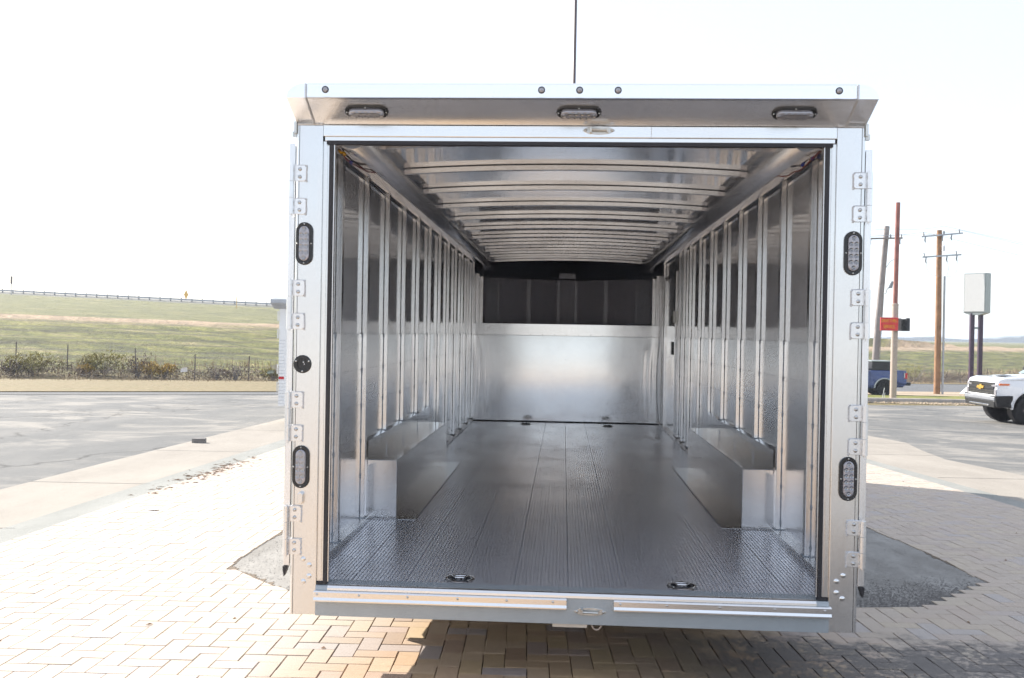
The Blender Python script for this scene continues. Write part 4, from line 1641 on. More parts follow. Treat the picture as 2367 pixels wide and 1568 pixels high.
# --- second trailer beyond the left door
WX, WY = -5.42, 16.45
wt = thing('parked_trailer', 'white enclosed trailer mostly hidden behind the left door edge, with red reflector strip', 'trailer', (WX, WY, G(0, WY)), 0.0)
H0 = 0.45
b = MB()
b.box(-1.03, 1.03, 0.05, 6.5, H0 + 0.02, 2.75)
b.build('body', M['white'], wt, bevel=0.01)
for s in (-1, 1):
    b = MB()
    b.box(s * 0.90, s * 1.04, -0.01, 0.05, H0 - 0.03, 2.78)
    b.build('corner_post', M['white'], wt, bevel=0.01)
    for z in (0.75, 1.15, 1.95, 2.35):
        b = MB()
        b.tube([(s * 1.06, -0.02, z), (s * 1.06, -0.02, z + 0.22)], 0.018, 8)
        b.build('hinge', M['cast'], wt)
    b = MB()
    b.box(s * 0.91, s * 1.03, -0.016, -0.0105, 1.03, 1.09)
    b.build('red_reflector', M['red'], wt)
    b = MB()
    b.lathe([(0.20, -0.1), (0.34, -0.1), (0.36, -0.06), (0.36, 0.06), (0.34, 0.1), (0.0, 0.1)], (s * 0.93, 3.6, 0.36), 'x', 20)
    b.build('wheel', M['tyre'], wt)
b = MB()
b.prism([(-0.30, 2.74), (-0.30, 2.83), (0.05, 2.90), (0.05, 2.62), (-0.02, 2.62)], -1.16, 1.16, 'x')
b.build('hood', M['concrete_post'], wt, bevel=0.01)
b = MB()
b.box(-0.90, 0.90, 0.0, 0.045, H0, 2.70)
b.build('ramp_door', M['white'], wt)
for k in range(20):
    b = MB()
    b.box(-1.035, -0.905, -0.0145, -0.0105, H0 + 0.03 + k * 0.075, H0 + 0.035 + k * 0.075)
    b.build('post_rib', M['concrete_post'], wt)

# --- tall thin pole far behind the roof of the trailer
fp = thing('flagpole', 'tall thin brown pole rising behind the trailer roof', 'pole', (0.10, 25.9, G(0, 25.9)))
b = MB()
b.tube([(0, 0, 0), (0.05, 0, 8), (0.07, 0, 16.5)], [0.075, 0.055, 0.045], 12)
b.build('shaft', M['brownpole'], fp, smooth=True)
b = MB()
b.lathe([(0.16, 0.0), (0.16, 0.03), (0.09, 0.06), (0.075, 0.10)], (0, 0, 0), 'z', 16)
b.build('base_flange', M['brownpole'], fp)
b = MB()
b.lathe([(0.0, 16.75), (0.08, 16.68), (0.09, 16.6), (0.06, 16.5)], (0.07, 0, 0), 'z', 12)
b.build('finial', M['brownpole'], fp)

# --- guardrail on the embankment
gx0, gx1 = -116.0, 4.0
gr = thing('guardrail', 'long galvanised guardrail along the crest of the grassy embankment', 'guardrail', (gx0, 159.0, zt(gx0, 159.0) - 0.03))


def rail_z(x):
    return 7.25 - 0.0342 * (x + 101.8)


n_ = 30
rp = []
b = MB()
for k in range(n_):
    xa_, xb_ = gx0 + (gx1 - gx0) * k / n_, gx0 + (gx1 - gx0) * (k + 1) / n_
    za_, zb_ = rail_z(xa_) - gr.location.z, rail_z(xb_) - gr.location.z
    for dz0, dz1, dy in ((0.36, 0.47, 0.0), (0.47, 0.53, 0.05), (0.53, 0.66, 0.0)):
        b.add([(xa_ - gx0, dy, za_ + dz0), (xb_ - gx0, dy, zb_ + dz0), (xb_ - gx0, dy, zb_ + dz1), (xa_ - gx0, dy, za_ + dz1), (xa_ - gx0, dy + 0.03, za_ + dz0), (xb_ - gx0, dy + 0.03, zb_ + dz0), (xb_ - gx0, dy + 0.03, zb_ + dz1), (xa_ - gx0, dy + 0.03, za_ + dz1)], [(0, 1, 2, 3), (7, 6, 5, 4), (3, 2, 6, 7), (0, 4, 5, 1)])
b.build('rail', M['galv'], gr)
pb = MB().box(-0.075, 0.075, 0.06, 0.2, -0.4, 0.78)
src = None
x = gx0 + 0.6
while x < gx1:
    if src is None:
        src = pb.build('post', M['signdark'], gr, loc=(x - gx0, 0, rail_z(x) - gr.location.z))
    else:
        inst('post', src, gr, (x - gx0, 0, rail_z(x) - gr.location.z))
    x += 1.95

# --- yellow warning sign, thin post, marker post
ys_ = thing('warning_sign', 'small amber diamond warning sign above the guardrail', 'sign', (-68.98, 162.2, 5.5))
b = MB()
b.tube([(0, 0, -0.4), (0, 0, 2.0)], 0.05, 6)
b.build('post', M['concrete_post'], ys_)
b = MB()
b.prism([(0, 1.2), (0.42, 2.1), (0, 3.0), (-0.42, 2.1)], -0.10, -0.06, 'y')
b.build('panel', M['yellowsign'], ys_)
lp = thing('marker_pole', 'thin pale pole standing on the embankment near the left corner', 'pole', (-95.0, 150.8, zt(-95, 150.8)))
b = MB()
b.tube([(0, 0, -0.3), (0, 0, 2.9)], 0.06, 6)
b.build('shaft', M['wirecable'], lp)
b = MB()
b.box(-0.12, 0.12, -0.12, 0.12, 1.9, 3.2)
b.build('head', M['signbrown'], lp)
mk = thing('marker_post', 'slender orange marker post on the green slope below the guardrail', 'marker', (-52.77, 143.1, zt(-52.77, 143.1)))
b = MB()
b.tube([(0, 0, -0.3), (0, 0, 1.9)], 0.055, 6)
b.build('shaft', M['yellow'], mk)

# --- steel T posts of the old fence in the brush
TP = []
for k, (px, ln, hh) in enumerate(((40, 0.02, 1.6), (169, 0.02, 1.75), (340, -0.02, 1.9), (488, 0.01, 1.75), (623, 0.02, 1.7), (2331, 0.0, 1.5), (2470, 0.0, 1.5))):
    d = (rt * ((px / 1.08154 - 1183.5) / 2150) + fw).normalized()
    Zd = 60 if px < 1000 else 124
    q = cam.matrix_world.translation + d * (Zd / d.dot(fw))
    TP.append((q.x, q.y, ln, hh if px < 1000 else 2.0))
where = ['farthest left of the row', 'rising from the olive bush side gap', 'between the two big golden bushes, slightly leaning', 'right of the golden bushes', 'nearest to the parked trailer', 'beside the wooden utility pole', 'behind the white pickup']
for k, (x, y, ln, hh) in enumerate(TP):
    p = thing('fence_post', 'thin rusty steel fence post in the brush, ' + where[k], 'post', (x, y, zt(x, y) - 0.05), 0, 'steel posts of the old fence')
    b = MB()
    b.prism([(-0.035, -0.012), (0.035, -0.012), (0.035, 0.0), (0.012, 0.0), (0.012, 0.035), (-0.012, 0.035), (-0.012, 0.0), (-0.035, 0.0)], 0, hh, 'z')
    b.xf(Matrix.Rotation(ln, 4, 'Y'))
    b.build('shaft', M['signbrown'], p)

# --- brush and bushes along the foot of the levee
rv = random.Random(11)


def leaf(b, x, y, z, s_, r_):
    a, e = rv.uniform(0, 2 * PI), rv.uniform(-1.2, 1.2)
    u = Vector((math.cos(a), math.sin(a), 0))
    v = Vector((-math.sin(a) * math.sin(e), math.cos(a) * math.sin(e), math.cos(e)))
    p = Vector((x, y, z))
    b.add([p - u * s_ * 0.4, p + v * s_ * 0.9, p + u * s_ * 0.4, p - v * s_ * 0.3], [(0, 1, 2, 3)], r_)


def along(t):
    """point on the foot line, t = metres from the first visible corner"""
    pts = BASEL[1:7]
    for (ax, ay), (bx, by) in zip(pts, pts[1:]):
        L = math.hypot(bx - ax, by - ay)
        if t <= L:
            return ax + (bx - ax) * t / L, ay + (by - ay) * t / L, (bx - ax) / L, (by - ay) / L
        t -= L
    return bx, by, (bx - ax) / L, (by - ay) / L


b = MB()
for k in range(46000):
    t = rv.uniform(0, 175)
    x, y, dx, dy = along(t)
    o_ = rv.gauss(0.5, 1.1)
    x2, y2 = x - dy * o_, y + dx * o_
    hmax = (0.55 + 0.55 * abs(math.sin(t * 0.31) * math.sin(t * 0.13 + 1)) + 0.35 * math.sin(t * 1.7)) * max(0.2, 1 - abs(o_ - 0.4) / 3.2) * (1.5 if t > 95 else 1.0)
    h = rv.random() ** 0.8 * max(0.15, hmax)
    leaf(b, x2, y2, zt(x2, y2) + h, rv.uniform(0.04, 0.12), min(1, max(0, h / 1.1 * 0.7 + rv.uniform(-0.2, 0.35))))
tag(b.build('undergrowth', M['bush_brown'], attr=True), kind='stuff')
# stems of dead grass
b = MB()
for k in range(16000):
    t = rv.uniform(0, 185)
    x, y, dx, dy = along(t)
    o_ = rv.uniform(-2.4, 6.5) if rv.random() < 0.75 else rv.uniform(-4.5, -1.5)
    x2, y2 = x - dy * o_, y + dx * o_
    h = rv.uniform(0.12, 0.75 if o_ > -1 else 0.28) * (1.3 if t > 95 else 1.0)
    z = zt(x2, y2) - 0.03
    a = rv.uniform(0, PI)
    w2 = rv.uniform(0.015, 0.045)
    lx, ly = rv.gauss(0, 0.12) * h, rv.gauss(0, 0.12) * h
    b.add([(x2 - math.cos(a) * w2, y2 - math.sin(a) * w2, z), (x2 + math.cos(a) * w2, y2 + math.sin(a) * w2, z), (x2 + lx, y2 + ly, z + h)], [(0, 1, 2)], rv.random())
tag(b.build('dead_grass', M['straw'], attr=True), kind='stuff')


def bush(px, Zd, wd, ht, mat, label, n_=900, lean=0.0):
    d = (rt * ((px / 1.08154 - 1183.5) / 2150) + fw)
    q = cam.matrix_world.translation + d * (Zd / d.dot(fw))
    z0 = zt(q.x, q.y) - 0.05
    n_ = int(n_ * 1.25)
    ht *= 0.88
    root = thing('bush', label, 'bush', (q.x, q.y, z0), 0, 'bushes at the foot of the levee')
    b = MB()
    lobes = [(rv.uniform(-0.38, 0.38) * wd, rv.uniform(-0.3, 0.3) * wd, rv.uniform(0.35, 0.75) * ht, rv.uniform(0.18, 0.34)) for _ in range(9)]
    for k in range(n_):
        lx, ly, lz, lr = rv.choice(lobes)
        a, e = rv.uniform(0, 2 * PI), rv.uniform(-1.1, 1.4)
        rr = lr * wd * (0.55 + 0.5 * rv.random())
        x, y, z = lx + rr * math.cos(a) * math.cos(e), ly + rr * math.sin(a) * math.cos(e), lz + rr * 0.8 * math.sin(e) * ht / wd * 1.3
        if z < 0.05:
            z = rv.uniform(0.05, 0.4)
        if rv.random() < 0.25:
            x, y, z = x * 1.25, y * 1.25, z * rv.uniform(0.4, 1.15)
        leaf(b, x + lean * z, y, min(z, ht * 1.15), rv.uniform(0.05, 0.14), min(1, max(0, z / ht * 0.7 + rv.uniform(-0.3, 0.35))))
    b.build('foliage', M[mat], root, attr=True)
    b = MB()
    for k in range(22):
        a = rv.uniform(0, 2 * PI)
        e = rv.uniform(0.08, 0.55) * wd
        b.tube([(0.05 * math.cos(a), 0.05 * math.sin(a), 0), (0.5 * e * math.cos(a), 0.5 * e * math.sin(a), ht * 0.45), (e * math.cos(a), e * math.sin(a), ht * rv.uniform(0.7, 1.35))], [0.022, 0.014, 0.005], 4)
    b.build('stem', M['greywood'], root)


bush(85, 58, 3.4, 1.55, 'bush_green', 'wide olive green bush at the far left of the brush line', 1300)
bush(30, 57, 1.6, 1.2, 'bush_brown', 'brownish twiggy bush at the photo edge left of the olive bush', 500)
bush(205, 59, 1.3, 0.9, 'bush_gold', 'small yellow brown bush just right of a steel post', 350)
bush(262, 60, 2.6, 1.75, 'bush_green', 'tall olive green bush in the middle of the brush line', 1100, 0.12)
bush(228, 60, 1.5, 1.2, 'bush_green', 'lower green shoulder bush joined to the tall olive one', 500)
bush(345, 60, 1.5, 1.75, 'bush_brown', 'bare reddish bush with upright twigs around a leaning post', 320)
bush(378, 60.5, 1.6, 1.25, 'bush_gold', 'golden yellow bush right of the leaning post', 650)
bush(412, 60.5, 1.3, 1.2, 'bush_gold', 'brightest golden bush, rightmost of the yellow ones', 550)
bush(540, 61, 1.8, 1.2, 'bush_brown', 'sparse brown bush between two bare posts', 300)
bush(590, 61, 0.9, 1.3, 'bush_brown', 'slim dry bush left of the last post', 160)
bush(684, 62, 1.2, 1.3, 'bush_green', 'small dark green bush beside the parked trailer', 500)
bush(2285, 119, 4.6, 2.9, 'bush_green', 'dark green rounded bush behind the blue pickup tail', 900)
bush(2365, 121, 3.2, 2.0, 'bush_brown', 'brown bush right of the wooden utility pole', 600)
bush(2405, 121, 4.0, 1.7, 'bush_brown', 'low reddish brown bush left of the sign posts', 600)

# pieces of litter in the brush
for px, c, mt, lab in ((461, (0.42, 0.32), 'litter', 'white plastic scrap caught in the brush'), (677, (0.40, 0.22), 'lightglass', 'pale blue plastic scrap in the brush beside the parked trailer')):
    d = (rt * ((px / 1.08154 - 1183.5) / 2150) + fw)
    q = cam.matrix_world.translation + d * (58.5 / d.dot(fw))
    b = MB()
    b.add([(-c[0] / 2, 0, 0.0), (c[0] / 2, 0.05, 0.04), (c[0] / 2, 0, c[1]), (0, -0.08, c[1] * 1.1), (-c[0] / 2, 0, c[1] * 0.6)], [(0, 1, 2, 3, 4), (4, 3, 2, 1, 0)])
    tag(b.build('plastic_scrap', M[mt], loc=(q.x, q.y, zt(q.x, q.y) + 0.55)), lab, 'litter')

# --- far tree line beyond the embankment
b = MB()
rt_ = random.Random(4)
x = -1500.0
top = []
while x < 2600:
    h = 7 + 3 * math.sin(x * 0.011) + 2 * math.sin(x * 0.047) + rt_.uniform(-1.2, 1.2)
    top.append((x, h))
    x += rt_.uniform(6, 14)
for (xa_, ha), (xb_, hb2) in zip(top, top[1:]):
    y0_ = 1150
    b.add([(xa_, y0_, -2), (xb_, y0_, -2), (xb_, y0_, hb2), (xa_, y0_, ha), (xa_, y0_ + 60, -2), (xb_, y0_ + 60, -2), (xb_, y0_ + 60, hb2 * 0.9), (xa_, y0_ + 60, ha * 0.9)], [(0, 1, 2, 3), (3, 2, 6, 7), (7, 6, 5, 4)])
tag(b.build('treeline', M['treeline']), kind='stuff')

# --- rusty sign pole with the drive through sign
PXY = (16.87, 44.4)
sp = thing('sign_pole', 'tall steel pole, beige below and rusty red above, standing in the grass island', 'pole', (PXY[0], PXY[1], G(0, PXY[1]) + 0.05))
b = MB()
b.tube([(0, 0, -0.1), (0.02, 0, 4.78)], [0.165, 0.160], 20)
b.build('lower_shaft', M['beige'], sp, smooth=False)
b = MB()
b.lathe([(0.160, 4.78), (0.17, 4.80), (0.17, 4.86), (0.12, 4.88)], (0.02, 0, 0), 'z', 20)
b.build('collar', M['beige'], sp)
b = MB()
b.tube([(0.02, 0, 4.86), (0.06, 0, 10.05)], [0.118, 0.112], 18)
b.build('upper_shaft', M['rust'], sp)
sz = G(0, PXY[1]) + 0.05
sg = thing('service_sign', 'red sign with yellow DRIVE THRU SERVICE lettering on the beige pole', 'sign', (PXY[0], PXY[1], sz), R(0))
# left panel faces the camera, the right one turned away: a V shaped pair
aL = R(-10)
pl = MB()
pl.box(-0.80, 0.10, -0.30, -0.235, 3.48, 4.16)
pl.build('front_panel', M['signred'], sg, bevel=0.01)
b = MB()
b.box(-0.79, 0.09, -0.304, -0.3005, 3.49, 3.50)
b.box(-0.79, 0.09, -0.304, -0.3005, 4.14, 4.15)
b.box(-0.79, -0.78, -0.304, -0.3005, 3.50, 4.14)
b.box(0.08, 0.09, -0.304, -0.3005, 3.50, 4.14)
b.build('panel_edge', M['beige'], sg)
text_part('DRIVE THRU', 0.235, M['signyellow'], sg, (-0.365, -0.306, 3.98), (R(90), 0, 0), 0.003, sx=0.60)
text_part('SERVICE', 0.255, M['signyellow'], sg, (-0.365, -0.306, 3.68), (R(90), 0, 0), 0.003, sx=0.62)
b = MB()
b.prism([(0.102, -0.30), (0.26, -0.20), (0.26, 0.10), (0.16, 0.16), (0.102, 0.0)], 3.48, 4.12, 'z')
b.build('side_box', M['signbrown'], sg)
b = MB()
b.prism([(0.262, -0.10), (0.56, 0.30), (0.72, 0.20), (0.72, 0.36), (0.262, 0.16)], 3.48, 4.10, 'z')
b.build('rear_panel', M['signdark'], sg)
b = MB()
b.box(0.57, 0.74, -0.10, 0.02, 3.48, 4.14)
b.build('end_plate', M['blackcloth'], sg)
b = MB()
b.box(-0.72, 0.10, -0.234, -0.17, 3.55, 3.62)
b.box(-0.72, 0.10, -0.234, -0.17, 4.02, 4.09)
b.build('bracket', M['blackcloth'], sg)
st = thing('stake', 'thin short white stake leaning at the foot of the beige pole', 'stake', (PXY[0] - 0.60, PXY[1] - 0.2, G(0, 44) + 0.05))
b = MB()
b.tube([(0, 0, 0), (0.10, 0, 0.55)], 0.018, 5)
b.tube([(0.14, 0.1, 0), (0.16, 0.1, 0.30)], 0.015, 5)
b.build('shaft', M['wirecable'], st)


# --- utility poles
def crossarm(p, x0, x1, z, mt, up_, dn, tilt=0.0):
    b = MB()
    k = len(b.v)
    b.box(x0, x1, -0.30, -0.19, z - 0.05, z + 0.05)
    b.xf(Matrix.Translation((0, 0, z)) @ Matrix.Rotation(tilt, 4, 'Y') @ Matrix.Translation((0, 0, -z)))
    a = b.build('crossarm', M[mt], p)
    for x in up_:
        b = MB()
        zz = z - math.sin(tilt) * x
        b.lathe([(0.02, 0.05), (0.06, 0.07), (0.045, 0.12), (0.065, 0.15), (0.04, 0.20), (0.05, 0.24), (0.0, 0.28)], (x, -0.245, zz), 'z', 8)
        b.build('insulator', M['insul'], a)
    for x in dn:
        b = MB()
        zz = z - math.sin(tilt) * x
        b.tube([(x, -0.34, zz - 0.02), (x - 0.06, -0.38, zz - 0.25), (x - 0.02, -0.38, zz - 0.42)], [0.035, 0.05, 0.03], 6)
        b.build('fuse_cutout', M['insul'], a)
    return a


UP = (24.48, 58.2)
zb0 = G(0, UP[1])
u1 = thing('utility_pole', 'brown wooden utility pole with two crossarms and hanging fuses', 'utility pole', (UP[0], UP[1], zb0))
b = MB()
b.tube([(0, 0, -0.3), (0.0, 0, 5), (-0.05, 0, 10.75)], [0.205, 0.19, 0.16], 16)
b.build('shaft', M['wood'], u1, smooth=False)
crossarm(u1, -1.28, 1.35, 10.42, 'concrete_post', (-1.15, 1.12, 0.15), (-1.05, 0.62, 0.05), -0.10)
crossarm(u1, -1.20, 1.28, 9.05, 'concrete_post', (-1.1, 0.95), (-0.98, 0.35, 0.98), -0.08)
b = MB()
b.tube([(-0.98, -0.38, 8.65), (-0.95, -0.38, 8.2), (-0.7, -0.3, 7.85), (-0.1, -0.25, 7.7)], 0.012, 5)
b.tube([(0.34, -0.38, 8.7), (0.45, -0.38, 8.2), (0.36, -0.3, 7.7)], 0.012, 5)
b.tube([(0.98, -0.38, 8.7), (0.96, -0.38, 8.1), (0.80, -0.3, 7.75), (0.40, -0.25, 7.7)], 0.012, 5)
b.build('drop_wire', M['wirecable'], u1)
b = MB()
b.tube([(0.32, -0.1, 0.0), (0.31, -0.1, 7.75)], 0.065, 10)
b.build('riser_conduit', M['concrete_post'], u1)
b = MB()
b.lathe([(0.0, 9.35), (0.09, 9.37), (0.10, 9.7), (0.0, 9.78)], (0.12, -0.3, 0), 'z', 12)
b.build('arrester_can', M['litter'], u1)

LPX = (20.55, 59.0)
u2 = thing('utility_pole', 'weathered grey utility pole leaning right with a street lamp arm', 'utility pole', (LPX[0], LPX[1], G(0, LPX[1])))
b = MB()
b.tube([(0.06, 0, -0.4), (0.35, 0, 5), (0.78, 0, 11.1)], [0.24, 0.21, 0.17], 16)
b.build('shaft', M['greywood'], u2)
crossarm(u2, -0.60, 1.72, 10.25, 'greywood', (-0.5, 0.95, 1.64), (-0.35, 1.30, 1.55), -0.03)
b = MB()
b.tube([(0.50, -0.15, 6.60), (0.72, -0.2, 6.58), (0.80, -0.2, 6.9), (0.98, -0.2, 7.05)], 0.03, 6)
la = b.build('lamp_arm', M['concrete_post'], u2)
b = MB()
b.prism([(0.88, 6.95), (1.10, 6.98), (1.18, 7.38), (1.10, 7.44)], -0.32, -0.10, 'y')
b.build('lamp_head', M['insul'], la)
b = MB()
b.tube([(0.75, -0.1, 8.35), (1.0, -0.1, 8.75), (1.35, -0.1, 8.95), (1.5, -0.1, 9.6), (1.42, -0.2, 10.1)], 0.02, 5)
b.tube([(0.30, -0.25, 0.2), (0.58, -0.25, 6.5)], 0.02, 5)
b.build('drop_wire', M['insul'], u2)

ua = Vector((UP[0], UP[1], zb0))
ub = Vector((LPX[0], LPX[1], G(0, LPX[1])))
for k, (p0, p1, p2, lab) in enumerate(((ub + Vector((1.64, -0.25, 10.5)), ua + Vector((1.12, -0.25, 10.75)), Vector((86, 92, 5.2)), 'upper'), (ub + Vector((0.95, -0.25, 10.9)), ua + Vector((0.15, -0.25, 11.0)), Vector((88, 96, 6.4)), 'topmost'), (ub + Vector((-0.5, -0.25, 10.5)), ua + Vector((-1.15, -0.25, 10.6)), Vector((84, 90, 3.6)), 'lowest'))):
    b = MB()
    pts = []
    pl_ = Vector((LPX[0] - 26, LPX[1] - 6, 9.2))
    for (a, c) in ((pl_, p0), (p0, p1), (p1, p2)):
        for q in range(10):
            t = q / 10
            v = a.lerp(c, t)
            v.z -= 4 * t * (1 - t) * (0.8 if (c - a).length > 12 else 0.12)
            pts.append(v)
    pts.append(p2)
    b.tube(pts, 0.011, 4)
    tag(b.build('power_line', M['wirecable']), lab + ' thin power line strung across both utility poles', 'cable', 'power lines on the utility poles')
for (z0_, z1_, lab) in ((5.1, 4.1, 'upper'), (4.3, 3.2, 'lower')):
    b = MB()
    pts = []
    for q in range(21):
        t = q / 20
        pts.append((-75 + 62 * t, 66 + 2 * t, z0_ + 2.6 + (z1_ - z0_) * t - 4 * t * (1 - t) * 0.5))
    b.tube(pts, 0.012, 4)
    tag(b.build('power_line', M['wirecable']), lab + ' of the two faint wires crossing the white sky left of the trailer', 'cable', 'faint wires left of the trailer')

# --- blank white cabinet sign on two dark posts
cs = thing('cabinet_sign', 'blank white cabinet sign on two dark purple steel posts', 'sign', (26.55, 57.6, G(0, 57.6)))
for x in (-0.17, 0.37):
    b = MB()
    b.box(x - 0.125, x + 0.125, -0.12, 0.12, 0, 5.32)
    b.build('post', M['purple'], cs, bevel=0.01)
b = MB()
b.box(-0.044, 0.244, -0.05, 0.05, 4.30, 4.42)
b.build('brace', M['signframe'], cs)
rz = R(-48)
b = MB()
b.box(-0.70, 0.70, -0.36, 0.36, 5.34, 7.90)
b.xf(Matrix.Translation((0.12, 0, 0)) @ Matrix.Rotation(rz, 4, 'Z'))
b.build('cabinet', M['signframe'], cs, bevel=0.02)
b = MB()
b.box(-0.64, 0.64, -0.385, -0.362, 5.42, 7.84)
b.xf(Matrix.Translation((0.12, 0, 0)) @ Matrix.Rotation(rz, 4, 'Z'))
b.build('face_panel', M['signwhite'], cs, bevel=0.005)
b = MB()
b.prism([(-0.70, 5.338), (0.70, 5.338), (0.30, 5.20), (-0.30, 5.20)], -0.34, 0.34, 'y')
b.xf(Matrix.Translation((0.12, 0, 0)) @ Matrix.Rotation(rz, 4, 'Z'))
b.build('lower_tray', M['signframe'], cs)
# white block on the verge beside it
b = MB()
b.prism([(-1.2, 0), (1.4, 0), (1.0, 0.55), (-0.7, 0.50)], -0.6, 0.6, 'y')
tag(b.build('concrete_block', M['signwhite'], loc=(28.2, 60.2, G(0, 60.2)), bevel=0.03), 'low white concrete block at the end of the sandy verge', 'block')


# --- pickup trucks
def pickup(name, label, group, loc, heading, paint, dark=False, scale=1.0):
    root = thing(name, label, 'truck', loc, heading, group)
    HW = 1.0
    # lower body: nose at +x, front axle at x=0, rear axle at x=-3.75
    RA = 0.52

    def arc(cx_, r_):
        return [(cx_ + r_ * math.cos(PI * k / 10), 0.42 + r_ * math.sin(PI * k / 10)) for k in range(11)]
    prof = [(0.93, 0.62), (0.97, 0.86), (0.955, 1.16), (0.90, 1.30), (0.70, 1.36), (0.0, 1.40), (-0.62, 1.42), (-2.95, 1.42), (-3.0, 1.47), (-4.98, 1.47), (-5.02, 1.30), (-5.0, 0.70), (-4.85, 0.58)]
    prof += [(-3.75 - RA * math.cos(PI * k / 10), 0.46 + RA * math.sin(PI * k / 10)) for k in range(11)]
    prof += [(-3.0, 0.44), (-0.7, 0.44)]
    prof += [(-RA * math.cos(PI * k / 10), 0.46 + RA * math.sin(PI * k / 10)) for k in range(11)]
    prof += [(0.75, 0.60)]
    b = MB()
    b.prism(prof, -HW, HW, 'y')
    for i, (x, y, z) in enumerate(b.v):       # tumblehome and a rounded plan at the nose
        f = 1.0 - 0.05 * max(0, (z - 1.05)) / 0.4
        if x > 0.6:
            f -= 0.06 * (x - 0.6) / 0.37
        b.v[i] = (x, y * f, z)
    body = b.build('body', M[paint], root, bevel=0.045)
    # dark floor and inner arches
    b = MB()
    b.box(-4.9, 0.80, -0.72, 0.72, 0.50, 0.95)
    b.build('chassis', M['blackcloth'], root)
    # cab
    b = MB()
    lo, hi = 0.935, 0.76
    vs = []
    for sy in (-1, 1):
        vs += [(-0.55, sy * lo, 1.41), (-1.42, sy * hi, 1.93), (-2.55, sy * hi, 1.95), (-2.93, sy * lo, 1.41)]
    b.add(vs, [(0, 1, 2, 3), (7, 6, 5, 4), (0, 4, 5, 1), (1, 5, 6, 2), (2, 6, 7, 3), (3, 7, 4, 0)])
    b.build('cab', M[paint], root, bevel=0.05)
    b = MB()
    b.add([(-0.60, -0.86, 1.435), (-0.60, 0.86, 1.435), (-1.36, 0.72, 1.895), (-1.36, -0.72, 1.895), (-0.64, -0.86, 1.42), (-0.64, 0.86, 1.42), (-1.40, 0.72, 1.88), (-1.40, -0.72, 1.88)], [(0, 1, 2, 3), (7, 6, 5, 4), (0, 4, 5, 1), (1, 5, 6, 2), (2, 6, 7, 3), (3, 7, 4, 0)])
    b.xf(Matrix.Translation((0.055, 0, 0.035)))
    b.build('windshield', M['lightglass'], root)
    for sy in (-1, 1):
        b = MB()
        o1, o2 = sy * 0.945, sy * 0.795
        vs = [(-0.98, o1, 1.46), (-1.50, o2, 1.87), (-1.92, o2, 1.875), (-1.92, o1, 1.46)]
        vs += [(x, y - sy * 0.02, z) for x, y, z in vs]
        b.add(vs, [(0, 1, 2, 3), (7, 6, 5, 4), (0, 4, 5, 1), (1, 5, 6, 2), (2, 6, 7, 3), (3, 7, 4, 0)])
        vs = [(-2.0, o1, 1.46), (-2.0, o2, 1.875), (-2.48, o2, 1.87), (-2.75, o1, 1.46)]
        vs += [(x, y - sy * 0.02, z) for x, y, z in vs]
        b.add(vs, [(0, 1, 2, 3), (7, 6, 5, 4), (0, 4, 5, 1), (1, 5, 6, 2), (2, 6, 7, 3), (3, 7, 4, 0)])
        b.build('side_window', M['glass'], root)
        b = MB()
        b.box(-1.02, -0.86, sy * 1.0, sy * 1.22, 1.44, 1.66)
        b.box(-0.95, -0.90, sy * 0.90, sy * 1.02, 1.46, 1.52)
        b.build('mirror', M['blackplastic'], root, bevel=0.02)
        # wheels
        for x in (0.0, -3.75):
            b = MB()
            b.lathe([(0.0, -0.11), (0.27, -0.11), (0.39, -0.13), (0.43, -0.10), (0.43, 0.10), (0.39, 0.13), (0.27, 0.11), (0.0, 0.11)], (x, 0, 0), 'y', 28)
            b.xf(Matrix.Translation((0, sy * 0.88, 0.43)))
            wh = b.build('wheel', M['tyre'], root)
            b = MB()
            b.lathe([(0.265, 0.135), (0.25, 0.10), (0.16, 0.07), (0.06, 0.115), (0.0, 0.12)], (0, 0, 0), 'y', 24)
            if sy < 0:
                b.xf(Matrix.Scale(-1, 4, (0, 1, 0)))
            for k in range(6):
                a = 2 * PI * k / 6
                k0 = len(b.v)
                b.box(0.08, 0.25, sy * 0.085, sy * 0.13, -0.028, 0.028)
                b.xf(Matrix.Rotation(a, 4, 'Y'), k0)
            b.xf(Matrix.Translation((x, sy * 0.88, 0.43)))
            b.build('rim', M['blackrim' if dark else 'chrome'], wh)
            # flare / dark arch liner
            b = MB()
            r0, r1 = 0.525, 0.60 if dark else 0.565
            vs = []
            for k in range(13):
                a = PI * k / 12
                for rr in (r0, r1):
                    vs.append((x - rr * math.cos(a), sy * (HW + (0.06 if dark else 0.012)), 0.46 + rr * math.sin(a)))
                    vs.append((x - rr * math.cos(a), sy * (HW - 0.10), 0.46 + rr * math.sin(a)))
            fs = []
            for k in range(12):
                q = 4 * k
                fs += [(q, q + 4, q + 6, q + 2), (q + 1, q + 3, q + 7, q + 5), (q, q + 1, q + 5, q + 4), (q + 2, q + 6, q + 7, q + 3)]
            b.add(vs, fs)
            b.build('wheel_arch', M['concrete_post' if dark else paint], root)
            b = MB()
            b.tube([(x, sy * 0.60, 0.50), (x, sy * (HW - 0.13), 0.50)], 0.52, 18)
            b.build('arch_liner', M['rubber'], root)
        # headlights
        b = MB()
        b.box(0.80, 0.975, sy * 0.62, sy * 0.915, 1.10, 1.165)
        b.box(0.80, 0.985, sy * 0.80, sy * 0.925, 0.84, 1.02)
        b.build('headlight', M['lens'], root, bevel=0.01)
        b = MB()
        b.box(0.62, 0.90, sy * 0.90, sy * 0.972, 1.15, 1.20)
        b.build('side_marker', M['amber'], root, bevel=0.005)
        b = MB()
        b.box(-5.035, -4.86, sy * 0.86, sy * 1.005, 1.02, 1.34)
        tl = b.build('tail_light', M['red'], root, bevel=0.01)
        b = MB()
